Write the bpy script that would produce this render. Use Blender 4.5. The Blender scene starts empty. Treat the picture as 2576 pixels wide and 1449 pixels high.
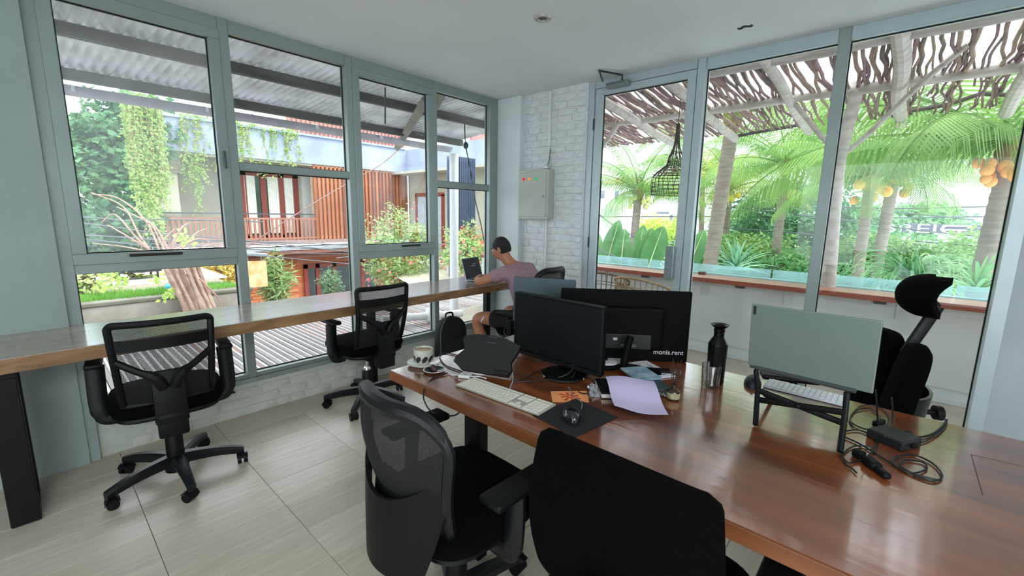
import bpy, bmesh, math, random
from math import sin, cos, pi, radians, sqrt
from mathutils import Vector, Matrix, noise
random.seed(7)
S = bpy.context.scene
COL = S.collection
# ------------------------------------------------------------------ camera, world, sun, exposure
F_PX = 1093.24; YAW = 0.731292; PITCH = 0.166641; ROLL = 0.016465; CAM_Z = 1.5
def _axes():
    f = Vector((cos(PITCH)*cos(YAW), cos(PITCH)*sin(YAW), -sin(PITCH)))
    r0 = Vector((sin(YAW), -cos(YAW), 0)); u0 = r0.cross(f)
    return r0*cos(ROLL)+u0*sin(ROLL), -r0*sin(ROLL)+u0*cos(ROLL), f
CR, CU, CF = _axes()
CAM = Vector((0, 0, CAM_Z))
cam_d = bpy.data.cameras.new('camera'); cam = bpy.data.objects.new('camera', cam_d); COL.objects.link(cam)
cam_d.sensor_width = 36.0; cam_d.lens = F_PX/2576*36.0; cam_d.clip_start = 0.05; cam_d.clip_end = 600
m4 = Matrix.Identity(4)
for i in range(3):
    m4[i][0] = CR[i]; m4[i][1] = CU[i]; m4[i][2] = -CF[i]; m4[i][3] = CAM[i]
cam.matrix_world = m4
S.camera = cam
SKY = 2.6; FILL_W = 22
w = bpy.data.worlds.new('sky'); S.world = w; w.use_nodes = True
nt = w.node_tree; nt.nodes.clear()
wo = nt.nodes.new('ShaderNodeOutputWorld'); bg = nt.nodes.new('ShaderNodeBackground')
tc = nt.nodes.new('ShaderNodeTexCoord'); sx = nt.nodes.new('ShaderNodeSeparateXYZ'); rp = nt.nodes.new('ShaderNodeValToRGB')
nz = nt.nodes.new('ShaderNodeTexNoise'); nz.inputs['Scale'].default_value = 2.2; nz.inputs['Detail'].default_value = 5
mx = nt.nodes.new('ShaderNodeMixRGB'); mx.blend_type = 'MULTIPLY'; mx.inputs[0].default_value = 0.35
nr = nt.nodes.new('ShaderNodeValToRGB'); nr.color_ramp.elements[0].position = .35; nr.color_ramp.elements[1].position = .65
nr.color_ramp.elements[0].color = (.62, .8, .95, 1); nr.color_ramp.elements[1].color = (1, 1, 1, 1)
rp.color_ramp.elements[0].position = 0.0; rp.color_ramp.elements[0].color = (.78, .86, .92, 1)
rp.color_ramp.elements[1].position = 1.0; rp.color_ramp.elements[1].color = (1, 1, 1, 1)
nt.links.new(tc.outputs['Generated'], sx.inputs[0]); nt.links.new(sx.outputs['Z'], rp.inputs[0])
nt.links.new(tc.outputs['Generated'], nz.inputs['Vector']); nt.links.new(nz.outputs['Fac'], nr.inputs[0])
nt.links.new(rp.outputs[0], mx.inputs[1]); nt.links.new(nr.outputs[0], mx.inputs[2])
nt.links.new(mx.outputs[0], bg.inputs['Color']); bg.inputs['Strength'].default_value = SKY
nt.links.new(bg.outputs[0], wo.inputs[0])
sun_d = bpy.data.lights.new('sun', 'SUN'); sun_d.energy = 2.2; sun_d.angle = radians(25); sun_d.color = (1, .97, .92)
sun = bpy.data.objects.new('sun', sun_d); COL.objects.link(sun); sun.rotation_euler = (radians(28), radians(22), 0)
S.view_settings.view_transform = 'Standard'; S.view_settings.look = 'None'
S.view_settings.exposure = 0.6; S.view_settings.gamma = 1.0; S.view_settings.use_curve_mapping = False
S.cycles.max_bounces = 10; S.cycles.diffuse_bounces = 6; S.cycles.transparent_max_bounces = 24
S.cycles.sample_clamp_indirect = 6.0

# ------------------------------------------------------------------ geometry of the view: a pixel of the photograph to a point on a real plane
def ray(px, py): return CF + CR*((px-1288)/F_PX) - CU*((py-724.5)/F_PX)
def onz(px, py, z): d = ray(px, py); return CAM + d*((z-CAM_Z)/d.z)
def ony(px, py, y): d = ray(px, py); return CAM + d*(y/d.y)
def onx(px, py, x): d = ray(px, py); return CAM + d*(x/d.x)

# ------------------------------------------------------------------ helpers
def lin(c):
    return tuple((v/12.92 if v <= .04045 else ((v+.055)/1.055)**2.4) for v in c)
def hx(h):
    h = h.lstrip('#'); return lin(tuple(int(h[i:i+2], 16)/255 for i in (0, 2, 4)))
MATS = {}
def mat(name, col, rough=.6, metal=0.0, var=.08, scale=8.0, stretch=(1, 1, 1), bump=0.0, bscale=None, spec=.5, coat=0, emit=None, dark=None, detail=4, trans=0, sss=0):
    """procedural principled material: base colour broken up by object-space noise, optional fine bump"""
    if name in MATS: return MATS[name]
    m = bpy.data.materials.new(name); m.use_nodes = True; MATS[name] = m
    n = m.node_tree.nodes; l = m.node_tree.links; b = n['Principled BSDF']
    c = hx(col) if isinstance(col, str) else col
    t = n.new('ShaderNodeTexCoord'); mp = n.new('ShaderNodeMapping'); mp.inputs['Scale'].default_value = stretch
    l.new(t.outputs['Object'], mp.inputs[0])
    nn = n.new('ShaderNodeTexNoise'); nn.inputs['Scale'].default_value = scale; nn.inputs['Detail'].default_value = detail
    l.new(mp.outputs[0], nn.inputs['Vector'])
    r = n.new('ShaderNodeValToRGB'); r.color_ramp.elements[0].position = .32; r.color_ramp.elements[1].position = .68
    d = hx(dark) if dark else tuple(v*(1-2*var) for v in c)
    br = c if dark else tuple(min(1, v*(1+var)) for v in c)
    r.color_ramp.elements[0].color = (*d, 1); r.color_ramp.elements[1].color = (*br, 1)
    l.new(nn.outputs['Fac'], r.inputs[0]); l.new(r.outputs[0], b.inputs['Base Color'])
    b.inputs['Roughness'].default_value = rough; b.inputs['Metallic'].default_value = metal
    b.inputs['Specular IOR Level'].default_value = spec
    if coat: b.inputs['Coat Weight'].default_value = coat; b.inputs['Coat Roughness'].default_value = .12
    if trans: b.inputs['Transmission Weight'].default_value = trans
    if sss: b.inputs['Subsurface Weight'].default_value = sss; b.inputs['Subsurface Radius'].default_value = (.02, .008, .005)
    if emit: b.inputs['Emission Color'].default_value = (*hx(emit[0]), 1); b.inputs['Emission Strength'].default_value = emit[1]
    if bump:
        bn = n.new('ShaderNodeTexNoise'); bn.inputs['Scale'].default_value = bscale or scale*4; bn.inputs['Detail'].default_value = 3
        l.new(mp.outputs[0], bn.inputs['Vector'])
        bp = n.new('ShaderNodeBump'); bp.inputs['Strength'].default_value = bump; bp.inputs['Distance'].default_value = .01
        l.new(bn.outputs['Fac'], bp.inputs['Height']); l.new(bp.outputs[0], b.inputs['Normal'])
    return m
def glass_mat(name, tint=(1, 1, 1), refl=.06, milk=0.0, milkcol=(.9, .95, .97)):
    if name in MATS: return MATS[name]
    m = bpy.data.materials.new(name); m.use_nodes = True; MATS[name] = m
    n = m.node_tree.nodes; l = m.node_tree.links; n.clear()
    o = n.new('ShaderNodeOutputMaterial'); tr = n.new('ShaderNodeBsdfTransparent'); gl = n.new('ShaderNodeBsdfGlossy')
    gl.inputs['Roughness'].default_value = .02; tr.inputs[0].default_value = (*tint, 1)
    fr = n.new('ShaderNodeLayerWeight'); fr.inputs['Blend'].default_value = .12
    mu = n.new('ShaderNodeMath'); mu.operation = 'MULTIPLY_ADD'; mu.inputs[1].default_value = .5; mu.inputs[2].default_value = refl*.5
    l.new(fr.outputs['Fresnel'], mu.inputs[0])
    mix = n.new('ShaderNodeMixShader'); l.new(mu.outputs[0], mix.inputs[0]); l.new(tr.outputs[0], mix.inputs[1]); l.new(gl.outputs[0], mix.inputs[2])
    last = mix
    if milk:
        df = n.new('ShaderNodeBsdfTranslucent'); df.inputs[0].default_value = (*milkcol, 1)
        tcn = n.new('ShaderNodeTexCoord'); nn = n.new('ShaderNodeTexNoise'); nn.inputs['Scale'].default_value = 3; nn.inputs['Detail'].default_value = 6
        l.new(tcn.outputs['Object'], nn.inputs['Vector'])
        mm = n.new('ShaderNodeMath'); mm.operation = 'MULTIPLY'; mm.inputs[1].default_value = milk*2
        l.new(nn.outputs['Fac'], mm.inputs[0])
        m2 = n.new('ShaderNodeMixShader'); l.new(mm.outputs[0], m2.inputs[0]); l.new(mix.outputs[0], m2.inputs[1]); l.new(df.outputs[0], m2.inputs[2]); last = m2
    l.new(last.outputs[0], o.inputs[0])
    return m
def weave_mat(name, col, scale=900, cover=.6, axis=0):
    """woven mesh cloth: real open weave as alternating opaque/clear threads"""
    if name in MATS: return MATS[name]
    m = bpy.data.materials.new(name); m.use_nodes = True; MATS[name] = m
    n = m.node_tree.nodes; l = m.node_tree.links; b = n['Principled BSDF']
    b.inputs['Base Color'].default_value = (*hx(col), 1); b.inputs['Roughness'].default_value = .8
    t = n.new('ShaderNodeTexCoord'); wv = n.new('ShaderNodeTexWave'); wv.inputs['Scale'].default_value = scale
    wv.bands_direction = 'XYZ'[axis]; l.new(t.outputs['Object'], wv.inputs['Vector'])
    w2 = n.new('ShaderNodeTexWave'); w2.inputs['Scale'].default_value = scale*.5; w2.bands_direction = 'Z'; l.new(t.outputs['Object'], w2.inputs['Vector'])
    g1 = n.new('ShaderNodeMath'); g1.operation = 'GREATER_THAN'; g1.inputs[1].default_value = 1-cover; l.new(wv.outputs['Fac'], g1.inputs[0])
    g2 = n.new('ShaderNodeMath'); g2.operation = 'GREATER_THAN'; g2.inputs[1].default_value = .72; l.new(w2.outputs['Fac'], g2.inputs[0])
    mx_ = n.new('ShaderNodeMath'); mx_.operation = 'MAXIMUM'; l.new(g1.outputs[0], mx_.inputs[0]); l.new(g2.outputs[0], mx_.inputs[1])
    l.new(mx_.outputs[0], b.inputs['Alpha'])
    return m

class MB:
    def __init__(s): s.v = []; s.f = []
    def add(s, vs, fs, M=None):
        k = len(s.v)
        s.v += [tuple(M @ Vector(v)) for v in vs] if M else [tuple(v) for v in vs]
        s.f += [tuple(i+k for i in f) for f in fs]; return s
    def box(s, c, d, M=None, rz=0, rx=0, ry=0):
        x, y, z = (a/2 for a in d); R = Matrix.Translation(c) @ Matrix.Rotation(rz, 4, 'Z') @ Matrix.Rotation(ry, 4, 'Y') @ Matrix.Rotation(rx, 4, 'X')
        if M: R = M @ R
        return s.add([(-x,-y,-z),(x,-y,-z),(x,y,-z),(-x,y,-z),(-x,-y,z),(x,-y,z),(x,y,z),(-x,y,z)],
                     [(0,3,2,1),(4,5,6,7),(0,1,5,4),(1,2,6,5),(2,3,7,6),(3,0,4,7)], R)
    def b2(s, a, b):   # box from two corners
        return s.box([(a[i]+b[i])/2 for i in range(3)], [abs(b[i]-a[i]) for i in range(3)])
    def rbox(s, c, d, r=.005, seg=2, M=None, rz=0, rx=0, ry=0):
        bm = bmesh.new(); bmesh.ops.create_cube(bm, size=1)
        for v in bm.verts: v.co = Vector((v.co.x*d[0], v.co.y*d[1], v.co.z*d[2]))
        r = min(r, min(d)*.49)
        bmesh.ops.bevel(bm, geom=bm.edges[:], offset=r, segments=seg, profile=.5, affect='EDGES')
        R = Matrix.Translation(c) @ Matrix.Rotation(rz, 4, 'Z') @ Matrix.Rotation(ry, 4, 'Y') @ Matrix.Rotation(rx, 4, 'X')
        if M: R = M @ R
        bm.verts.index_update()
        s.add([v.co[:] for v in bm.verts], [[v.index for v in f.verts] for f in bm.faces], R); bm.free(); return s
    def tube(s, pts, r, seg=8, cap=True, flat=None):
        pts = [Vector(p) for p in pts]; n = len(pts); k = len(s.v)
        rs = r if isinstance(r, (list, tuple)) else [r]*n
        up = Vector((0, 0, 1)); prev = None
        for i, p in enumerate(pts):
            t = (pts[min(i+1, n-1)]-pts[max(i-1, 0)])
            t = t.normalized() if t.length > 1e-9 else Vector((0, 0, 1))
            if prev is None:
                a = t.cross(up); 
                if a.length < 1e-3: a = t.cross(Vector((1, 0, 0)))
                a.normalize()
            else:
                a = prev - t*prev.dot(t)
                if a.length < 1e-6: a = t.orthogonal()
                a.normalize()
            prev = a; b = t.cross(a)
            for j in range(seg):
                q = 2*pi*j/seg; s.v.append(tuple(p + a*(rs[i]*cos(q)) + b*(rs[i]*sin(q)*(flat or 1))))
        for i in range(n-1):
            for j in range(seg):
                a0 = k+i*seg+j; a1 = k+i*seg+(j+1) % seg
                s.f.append((a0, a1, a1+seg, a0+seg))
        if cap:
            s.f.append(tuple(k+j for j in reversed(range(seg)))); s.f.append(tuple(k+(n-1)*seg+j for j in range(seg)))
        return s
    def cyl(s, a, b, r, r2=None, seg=16): return s.tube([a, b], [r, r if r2 is None else r2], seg)
    def lathe(s, prof, c=(0, 0, 0), seg=24, M=None, cap=True):
        k = len(s.v); vs = []; fs = []
        for (r, z) in prof:
            for j in range(seg):
                q = 2*pi*j/seg; vs.append((c[0]+r*cos(q), c[1]+r*sin(q), c[2]+z))
        for i in range(len(prof)-1):
            for j in range(seg):
                a0 = i*seg+j; a1 = i*seg+(j+1) % seg; fs.append((a0, a1, a1+seg, a0+seg))
        if cap and prof[0][0] > 1e-6: fs.append(tuple(reversed(range(seg))))
        if cap and prof[-1][0] > 1e-6: fs.append(tuple((len(prof)-1)*seg+j for j in range(seg)))
        return s.add(vs, fs, M)
    def prism(s, poly, h, M=None, z0=0):
        n = len(poly); vs = [(x, y, z0) for x, y in poly]+[(x, y, z0+h) for x, y in poly]
        fs = [tuple(reversed(range(n))), tuple(range(n, 2*n))]+[(i, (i+1) % n, (i+1) % n+n, i+n) for i in range(n)]
        return s.add(vs, fs, M)
    def ball(s, c, r, seg=12, rings=8, sc=(1, 1, 1), M=None):
        prof = [(max(1e-7, r*sin(pi*i/rings)), -r*cos(pi*i/rings)) for i in range(rings+1)]
        t = MB(); t.lathe(prof, seg=seg)
        R = Matrix.Translation(c) @ Matrix.Diagonal((*sc, 1))
        if M: R = M @ R
        return s.add(t.v, t.f, R)
    def surf(s, fn, nu, nv, thick=0, closed=False, M=None):
        """grid fn(u,v)->Vector; thick: solid slab along normal"""
        P = [[Vector(fn(i/(nu-1), j/(nv-1))) for j in range(nv)] for i in range(nu)]
        vs = [P[i][j] for i in range(nu) for j in range(nv)]; id_ = lambda i, j: i*nv+j
        fs = [(id_(i, j), id_(i+1, j), id_(i+1, j+1), id_(i, j+1)) for i in range(nu-1) for j in range(nv-1)]
        if thick:
            N = []
            for i in range(nu):
                for j in range(nv):
                    a = P[min(i+1, nu-1)][j]-P[max(i-1, 0)][j]; b = P[i][min(j+1, nv-1)]-P[i][max(j-1, 0)]
                    c = a.cross(b); N.append(c.normalized() if c.length > 1e-12 else Vector((0, 0, 1)))
            o = len(vs); vs = vs+[vs[i]-N[i]*thick for i in range(o)]
            fs = fs+[tuple(reversed([q+o for q in f])) for f in fs]
            ring = [id_(i, 0) for i in range(nu)]+[id_(nu-1, j) for j in range(1, nv)]+[id_(i, nv-1) for i in range(nu-2, -1, -1)]+[id_(0, j) for j in range(nv-2, 0, -1)]
            for q in range(len(ring)):
                a, b = ring[q], ring[(q+1) % len(ring)]; fs.append((b, a, a+o, b+o))
        return s.add(vs, fs, M)
def meshof(name, mb, m, smooth=False, ang=35):
    me = bpy.data.meshes.new(name); me.from_pydata(mb.v, [], mb.f); me.materials.append(m)
    me.update()
    if smooth:
        bm = bmesh.new(); bm.from_mesh(me)
        bmesh.ops.recalc_face_normals(bm, faces=bm.faces[:])
        for f in bm.faces: f.smooth = True
        lim = radians(ang)
        for e in bm.edges:
            if len(e.link_faces) == 2 and e.calc_face_angle(0) > lim: e.smooth = False
        bm.to_mesh(me); bm.free()
    return me
def tag(o, label=None, cat=None, group=None, kind=None):
    if label: o['label'] = label
    if cat: o['category'] = cat
    if group: o['group'] = group
    if kind: o['kind'] = kind
    return o
def thing(name, label, cat, loc=(0, 0, 0), rz=0, group=None, kind=None):
    o = bpy.data.objects.new(name, None); COL.objects.link(o); o.empty_display_size = .05
    o.location = loc; o.rotation_euler = (0, 0, rz)
    return tag(o, label, cat, group, kind)
def wm(o):
    M = Matrix.Translation(o.location) @ o.rotation_euler.to_matrix().to_4x4() @ Matrix.Diagonal((*o.scale, 1))
    return (wm(o.parent) @ M) if o.parent else M
def part(name, mb, m, parent=None, smooth=False, world=False, label=None, kind=None, ang=35):
    if world and parent is not None:
        I = wm(parent).inverted(); mb.v = [tuple(I @ Vector(v)) for v in mb.v]
    o = bpy.data.objects.new(name, meshof(name, mb, m, smooth, ang)); COL.objects.link(o)
    if parent is not None: o.parent = parent
    return tag(o, label, kind=kind)
def inst(name, me, parent, loc=(0, 0, 0), rot=(0, 0, 0), sc=(1, 1, 1)):
    o = bpy.data.objects.new(name, me); COL.objects.link(o); o.parent = parent; o.location = loc; o.rotation_euler = rot; o.scale = sc; return o
def copy_tree(o, parent=None, **kw):
    c = o.copy(); COL.objects.link(c); c.parent = parent
    for ch in list(o.children): copy_tree(ch, c)
    return c
def solo(name, mb, m, label, cat, loc=(0, 0, 0), group=None, kind=None, smooth=False, rz=0):
    o = part(name, mb, m, None, smooth); o.location = loc; o.rotation_euler = (0, 0, rz)
    return tag(o, label, cat, group, kind)
def bez(p, n=12):
    """Catmull-Rom through points"""
    p = [Vector(a) for a in p]; out = []
    q = [p[0]*2-p[1]]+p+[p[-1]*2-p[-2]]
    for i in range(1, len(q)-2):
        for k in range(n):
            t = k/n; a, b, c, d = q[i-1], q[i], q[i+1], q[i+2]
            out.append(.5*((2*b)+(c-a)*t+(2*a-5*b+4*c-d)*t*t+(3*b-a-3*c+d)*t**3))
    out.append(p[-1]); return out

# ------------------------------------------------------------------ materials of the room
M_WALL = mat('white_plaster', '#dfe5e6', .75, var=.03, scale=3, bump=.12, bscale=60)
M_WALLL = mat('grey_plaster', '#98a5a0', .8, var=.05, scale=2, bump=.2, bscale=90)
M_CEIL = mat('ceiling_paint', '#dfe4e7', .85, var=.02, scale=1.5, bump=.05)
M_BRICKW = mat('white_painted_brick', '#dde1e2', .6, var=.05, scale=14, bump=.5, bscale=40)
M_FRAME = mat('grey_aluminium', '#939f9c', .38, metal=.25, var=.03, scale=5)
M_FRAME2 = mat('light_aluminium', '#b9c6c9', .35, metal=.25, var=.03, scale=5)
M_GASK = mat('black_rubber', '#0b0e0f', .6, var=.1)
M_GLASS = glass_mat('window_glass', (.985, .995, .99), .05)
M_GLASSM = glass_mat('dusty_window_glass', (.98, .99, .985), .05, milk=.09)
M_TILE = []
for i, (c1, c2) in enumerate((('#c3bbab', '#b0a898'), ('#beb6a6', '#aba392'), ('#c8c0b1', '#b5ad9d'))):
    M_TILE.append(mat('wood_look_tile_%d' % i, c1, .32, var=.1, scale=5, stretch=(.7, 7, 1), dark=c2, bump=.06, bscale=9, detail=8))
M_GROUT = mat('grout', '#8d887c', .9)

# ------------------------------------------------------------------ setting: floor, ceiling, walls
WX0, WX1, WY0, WY1, CZ = -2.6, 3.70, -3.2, 3.475, 2.73
fl = part('floor', MB().b2((WX0, WY0, -.16), (WX1+.1, WY1+.1, -.008)), M_GROUT); tag(fl, kind='structure')
tiles = []
for i in range(3):
    for j in range(3):
        tb = MB().rbox((0, 0, -.004), (.5030, .2505, .008), .0012, 1); tiles.append(meshof('tile', tb, M_TILE[i])); break
for i in range(-5, 7):
    for j in range(-16, 5):
        x = .236+.505*(i+.5)+(0 if (j % 5) else 0); y = 2.462+.2525*(j+.5)
        if x > 3.95 or y > 3.6: continue
        o = inst('tile', tiles[(i*7+j*3+(i*j) % 2) % len(tiles)], fl, (x, y, 0), (0, 0, pi*((i+j) % 2)))
ce = part('ceiling', MB().b2((WX0, WY0, CZ), (WX1+.1, WY1+.12, CZ+.12)), M_CEIL); tag(ce, kind='structure')
part('ceiling_hole', MB().surf(lambda u, v: (3.28+.012*sin(9*u)+(v-.5)*.035, .90+.09*u, CZ-.0012), 6, 3, .001), mat('hole_dark', '#1d2a2c', .9), ce, label='small dark chipped hole in the ceiling')
# left solid wall (beyond the first window), wall behind with a wide unseen opening added to let daylight in, closed wall to the right
wl = part('wall_left', MB().b2((WX0, 3.44, 0), (.102, 3.62, CZ)), M_WALLL); tag(wl, kind='structure')
part('wall_ledge', MB().b2((.098, 3.455, 0), (.15, 3.60, .80)), M_WALLL, wl)
wb = MB(); wb.b2((WX0-.12, WY0, 0), (WX0, 3.62, .5)); wb.b2((WX0-.12, WY0, 2.5), (WX0, 3.62, CZ)); wb.b2((WX0-.12, 1.6, .5), (WX0, 3.62, 2.5)); wb.b2((WX0-.12, WY0, .5), (WX0, -2.8, 2.5)); tag(part('wall_back', wb, M_WALL), kind='structure')
wr = MB(); wr.b2((WX0, WY0-.12, 0), (WX1+.1, WY0, CZ))
tag(part('wall_right', wr, M_WALL), kind='structure')
wf = MB(); wf.b2((3.66, WY0, 0), (3.80, -.475, CZ)); wo_ = part('wall_front', wf, mat('grey_white_plaster', '#b2bcbf', .75, var=.03, scale=3, bump=.12, bscale=60)); tag(wo_, kind='structure')
# brick pier between the corner and the door
pier = part('wall_brick', MB().b2((3.668, 2.372, 0), (3.80, 3.62, CZ)), M_BRICKW); tag(pier, kind='structure')
bms = []
for k in range(6):
    rr = random.Random(k); L = [.205, .205, .2, .1, .21, .15][k]
    b = MB(); nx = 5
    def brick_surf(L, H, D, rr):
        m = MB(); 
        m.rbox((0, 0, 0), (D, L, H), .007, 2)
        m.v = [(x+rr.uniform(-.0015, .0015), y+rr.uniform(-.002, .002), z+rr.uniform(-.002, .002)) for x, y, z in m.v]
        return m
    bms.append((L, meshof('brick', brick_surf(L, .058, .024, rr), M_BRICKW, True)))
row = 0; z = .034
while z < CZ-.02:
    y = 2.385 + (0 if row % 2 else .1); 
    if row % 2 == 0: 
        inst('brick', bms[3][1], pier, (3.6695, 2.432, z), (0, 0, 0), (1, .92, 1))
        y = 2.495
    while y < 3.12:
        L, me = bms[random.choice((0, 1, 2, 4, 5))]
        if y+L > 3.135:
            L2 = 3.135-y
            if L2 > .04: inst('brick', me, pier, (3.6695+random.uniform(-.002, .002), y+L2/2, z), (0, 0, 0), (1, L2/L, 1))
            break
        inst('brick', me, pier, (3.6695+random.uniform(-.003, .004), y+L/2, z+random.uniform(-.002, .002)), (random.uniform(-.01, .01), 0, 0)); y += L+.011
    z += .0685; row += 1
col_ = part('wall_column', MB().rbox((3.70, 3.325, CZ/2), (.20, .345, CZ), .006, 2), M_WALL); tag(col_, kind='structure')
# low brick wall under the long window
lw = part('wall_sill', MB().b2((.13, 3.486, 0), (3.60, 3.62, .245)), mat('sill_paint', '#c0c6ba', .75, var=.06, scale=5, bump=.4, bscale=35)); tag(lw, kind='structure')
lm = [meshof('brick', MB().rbox((0, 0, 0), (L, .02, .058), .006, 2), mat('sill_brick', '#c6c8bd', .75, var=.08, scale=6, bump=.5, bscale=40), True) for L in (.205, .1, .19)]
for r_ in range(3):
    x = .30+.07*(r_ % 2)
    while x < 3.35:
        q = random.choice((0, 0, 2, 0, 1)); L = (.205, .1, .19)[q]
        inst('brick', lm[q], lw, (x+L/2, 3.489+random.uniform(-.001, .002), .036+.07*r_), (0, 0, random.uniform(-.006, .006))); x += L+.012
sb = part('trim_1', MB().rbox((1.85, 3.50, .262), (3.42, .075, .036), .004, 2), mat('sill_strip', '#8f9894', .5, var=.06)); tag(sb, kind='structure')

# ------------------------------------------------------------------ windows and door
def mA(u, d, z): return (u, 3.475+d, z)
def mB(u, d, z): return (3.70+d, u, z)
def fbox(mp, u0, u1, d0, d1, z0, z1, m=None):
    a = mp(u0, d0, z0); b = mp(u1, d1, z1); mb = MB()
    c = [(a[i]+b[i])/2 for i in range(3)]; d = [abs(b[i]-a[i]) for i in range(3)]
    return mb.rbox(c, d, .003, 1)
def pane(par, mp, u0, u1, z0, z1, d=.055, gm=None):
    part('glass_pane', fbox(mp, u0, u1, d, d+.005, z0, z1), gm or M_GLASS, par)
    g = MB(); t = .0065
    for (a, b, e, f) in ((u0, u1, z0, z0+t), (u0, u1, z1-t, z1), (u0, u0+t, z0, z1), (u1-t, u1, z0, z1)):
        q = fbox(mp, a, b, d-.006, d+.01, e, f); g.add(q.v, q.f)
    part('gasket', g, M_GASK, par)
def rail(par, mp, u0, u1, z0, z1, d0=0, d1=.085, m=None, name='frame_rail'): return part(name, fbox(mp, u0, u1, d0, d1, z0, z1), m or M_FRAME, par)
def stile(par, mp, u0, u1, z0, z1, d0=0, d1=.085, m=None): return rail(par, mp, u0, u1, z0, z1, d0, d1, m, 'frame_stile')
def sash(par, mp, u0, u1, z0, z1, t=.062, m=None, d0=-.012, gm=None):
    s_ = thing('sash', None, None); s_.parent = par
    g = MB()
    for (a, b, e, f) in ((u0, u1, z0, z0+t), (u0, u1, z1-t, z1), (u0, u0+t, z0+t, z1-t), (u1-t, u1, z0+t, z1-t)):
        q = fbox(mp, a, b, d0, .05, e, f); g.add(q.v, q.f)
    part('sash_frame', g, m or M_FRAME, s_)
    pane(s_, mp, u0+t, u1-t, z0+t, z1-t, .03, gm)
    return s_
def win(n, label): 
    o = thing(n, None, None); tag(o, label, kind='structure'); return o
ZT, ZB = 2.65, .28
w1 = win('window_1', 'leftmost tall window bay with a large awning sash above the counter')
stile(w1, mA, .098, .16, ZB, CZ); stile(w1, mA, .975, 1.035, ZB, CZ, -.004); rail(w1, mA, .16, .975, ZT, CZ); rail(w1, mA, .16, .975, 1.125, 1.18); rail(w1, mA, .16, .975, ZB, .31)
s1 = sash(w1, mA, .157, .978, 1.177, 2.653, gm=M_GLASSM); pane(w1, mA, .16, .975, .31, 1.125)
part('window_stay', MB().rbox((.53, 3.455, 1.222), (.26, .012, .016), .003), mat('dark_bronze', '#2b2620', .5, metal=.4), s1, label='dark window stay')
part('lock_handle', MB().rbox((.945, 3.452, 1.84), (.014, .02, .10), .003).rbox((.945, 3.44, 1.80), (.012, .016, .05), .003), mat('handle_grey', '#4e595a', .4, metal=.5), s1)
w2 = win('window_2', 'second window bay with a fixed upper and lower pane')
stile(w2, mA, 1.84, 1.90, ZB, CZ, -.004); rail(w2, mA, 1.035, 1.84, ZT, CZ); rail(w2, mA, 1.035, 1.84, 1.775, 1.828); rail(w2, mA, 1.035, 1.84, ZB, .31)
pane(w2, mA, 1.035, 1.84, 1.828, ZT); pane(w2, mA, 1.035, 1.84, .31, 1.775)
w3 = win('window_3', 'third window bay with an awning sash above a low fixed pane')
stile(w3, mA, 2.70, 2.755, ZB, CZ, -.004); rail(w3, mA, 1.90, 2.70, ZT, CZ); rail(w3, mA, 1.90, 2.70, 1.10, 1.165); rail(w3, mA, 1.90, 2.70, ZB, .31)
s3 = sash(w3, mA, 1.897, 2.703, 1.161, 2.653, .058); pane(w3, mA, 1.90, 2.70, .31, 1.10)
part('window_stay', MB().rbox((2.42, 3.455, 1.20), (.2, .012, .016), .003), MATS['dark_bronze'], s3)
w4 = win('window_4', 'narrow window bay beside the white corner column')
stile(w4, mA, 3.475, 3.60, ZB, CZ); rail(w4, mA, 2.755, 3.475, ZT, CZ); rail(w4, mA, 2.755, 3.475, 1.76, 1.82); rail(w4, mA, 2.755, 3.475, ZB, .31)
pane(w4, mA, 2.755, 3.475, 1.82, ZT); pane(w4, mA, 2.755, 3.475, .31, 1.76)
# glass wall towards the terrace
d1 = win('door_1', 'tall glazed aluminium door to the terrace')
stile(d1, mB, 2.31, 2.372, 0, CZ, -.02, .09, M_FRAME2); rail(d1, mB, 1.385, 2.31, 2.665, CZ, -.01, .09, M_FRAME2)
stile(d1, mB, 1.318, 1.378, 0, CZ, -.02, .09, M_FRAME2)
leaf = thing('door_leaf', None, None); leaf.parent = d1
g = MB()
for (a, b, e, f) in ((1.386, 1.455, .01, 2.658), (2.226, 2.304, .01, 2.658), (1.455, 2.226, .01, .10), (1.455, 2.226, 2.60, 2.658)):
    q = fbox(mB, a, b, -.012, .04, e, f); g.add(q.v, q.f)
part('door_frame', g, M_FRAME2, leaf); pane(leaf, mB, 1.455, 2.226, .10, 2.60, .02)
hd = MB().rbox((3.652, 1.475, 1.115), (.03, .075, .29), .006).rbox((3.68, 1.45, 1.115), (.04, .03, .27), .006); part('door_handle', hd, mat('satin_steel', '#9fabab', .3, metal=.7), leaf, label='flat satin pull handle')
part('lock_cylinder', MB().tube([(3.685, 1.425, .86), (3.67, 1.425, .86)], .016, 16), mat('steel_lock', '#8a9494', .3, metal=.9), leaf)
hg = MB()
for z_ in (2.35, 1.25, .3): hg.cyl((3.683, 2.308, z_-.05), (3.683, 2.308, z_+.05), .008)
part('hinge', hg, mat('hinge_dark', '#3d4747', .4, metal=.7), leaf)
cl = MB().rbox((3.655, 2.06, 2.655), (.05, .22, .045), .008, 3); clo = part('door_closer', cl, mat('closer_grey', '#87918f', .35, metal=.6), leaf, True)
part('closer_arm', MB().tube([(3.65, 2.02, 2.685), (3.58, 1.98, 2.70), (3.40, 2.10, 2.715)], .008, 6).tube([(3.40, 2.10, 2.715), (3.66, 2.22, 2.712)], .008, 6), mat('closer_dark', '#3e4647', .35, metal=.7), clo, True)
w5 = win('window_5', 'fixed full-height pane beside the glazed door')
stile(w5, mB, .42, .485, 0, CZ, -.01, .09, M_FRAME); rail(w5, mB, .485, 1.318, ZT, CZ, 0, .09, M_FRAME2); rail(w5, mB, .485, 1.318, 0, .07, 0, .09, M_FRAME2)
pane(w5, mB, .485, 1.318, .07, ZT, .045)
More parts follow.
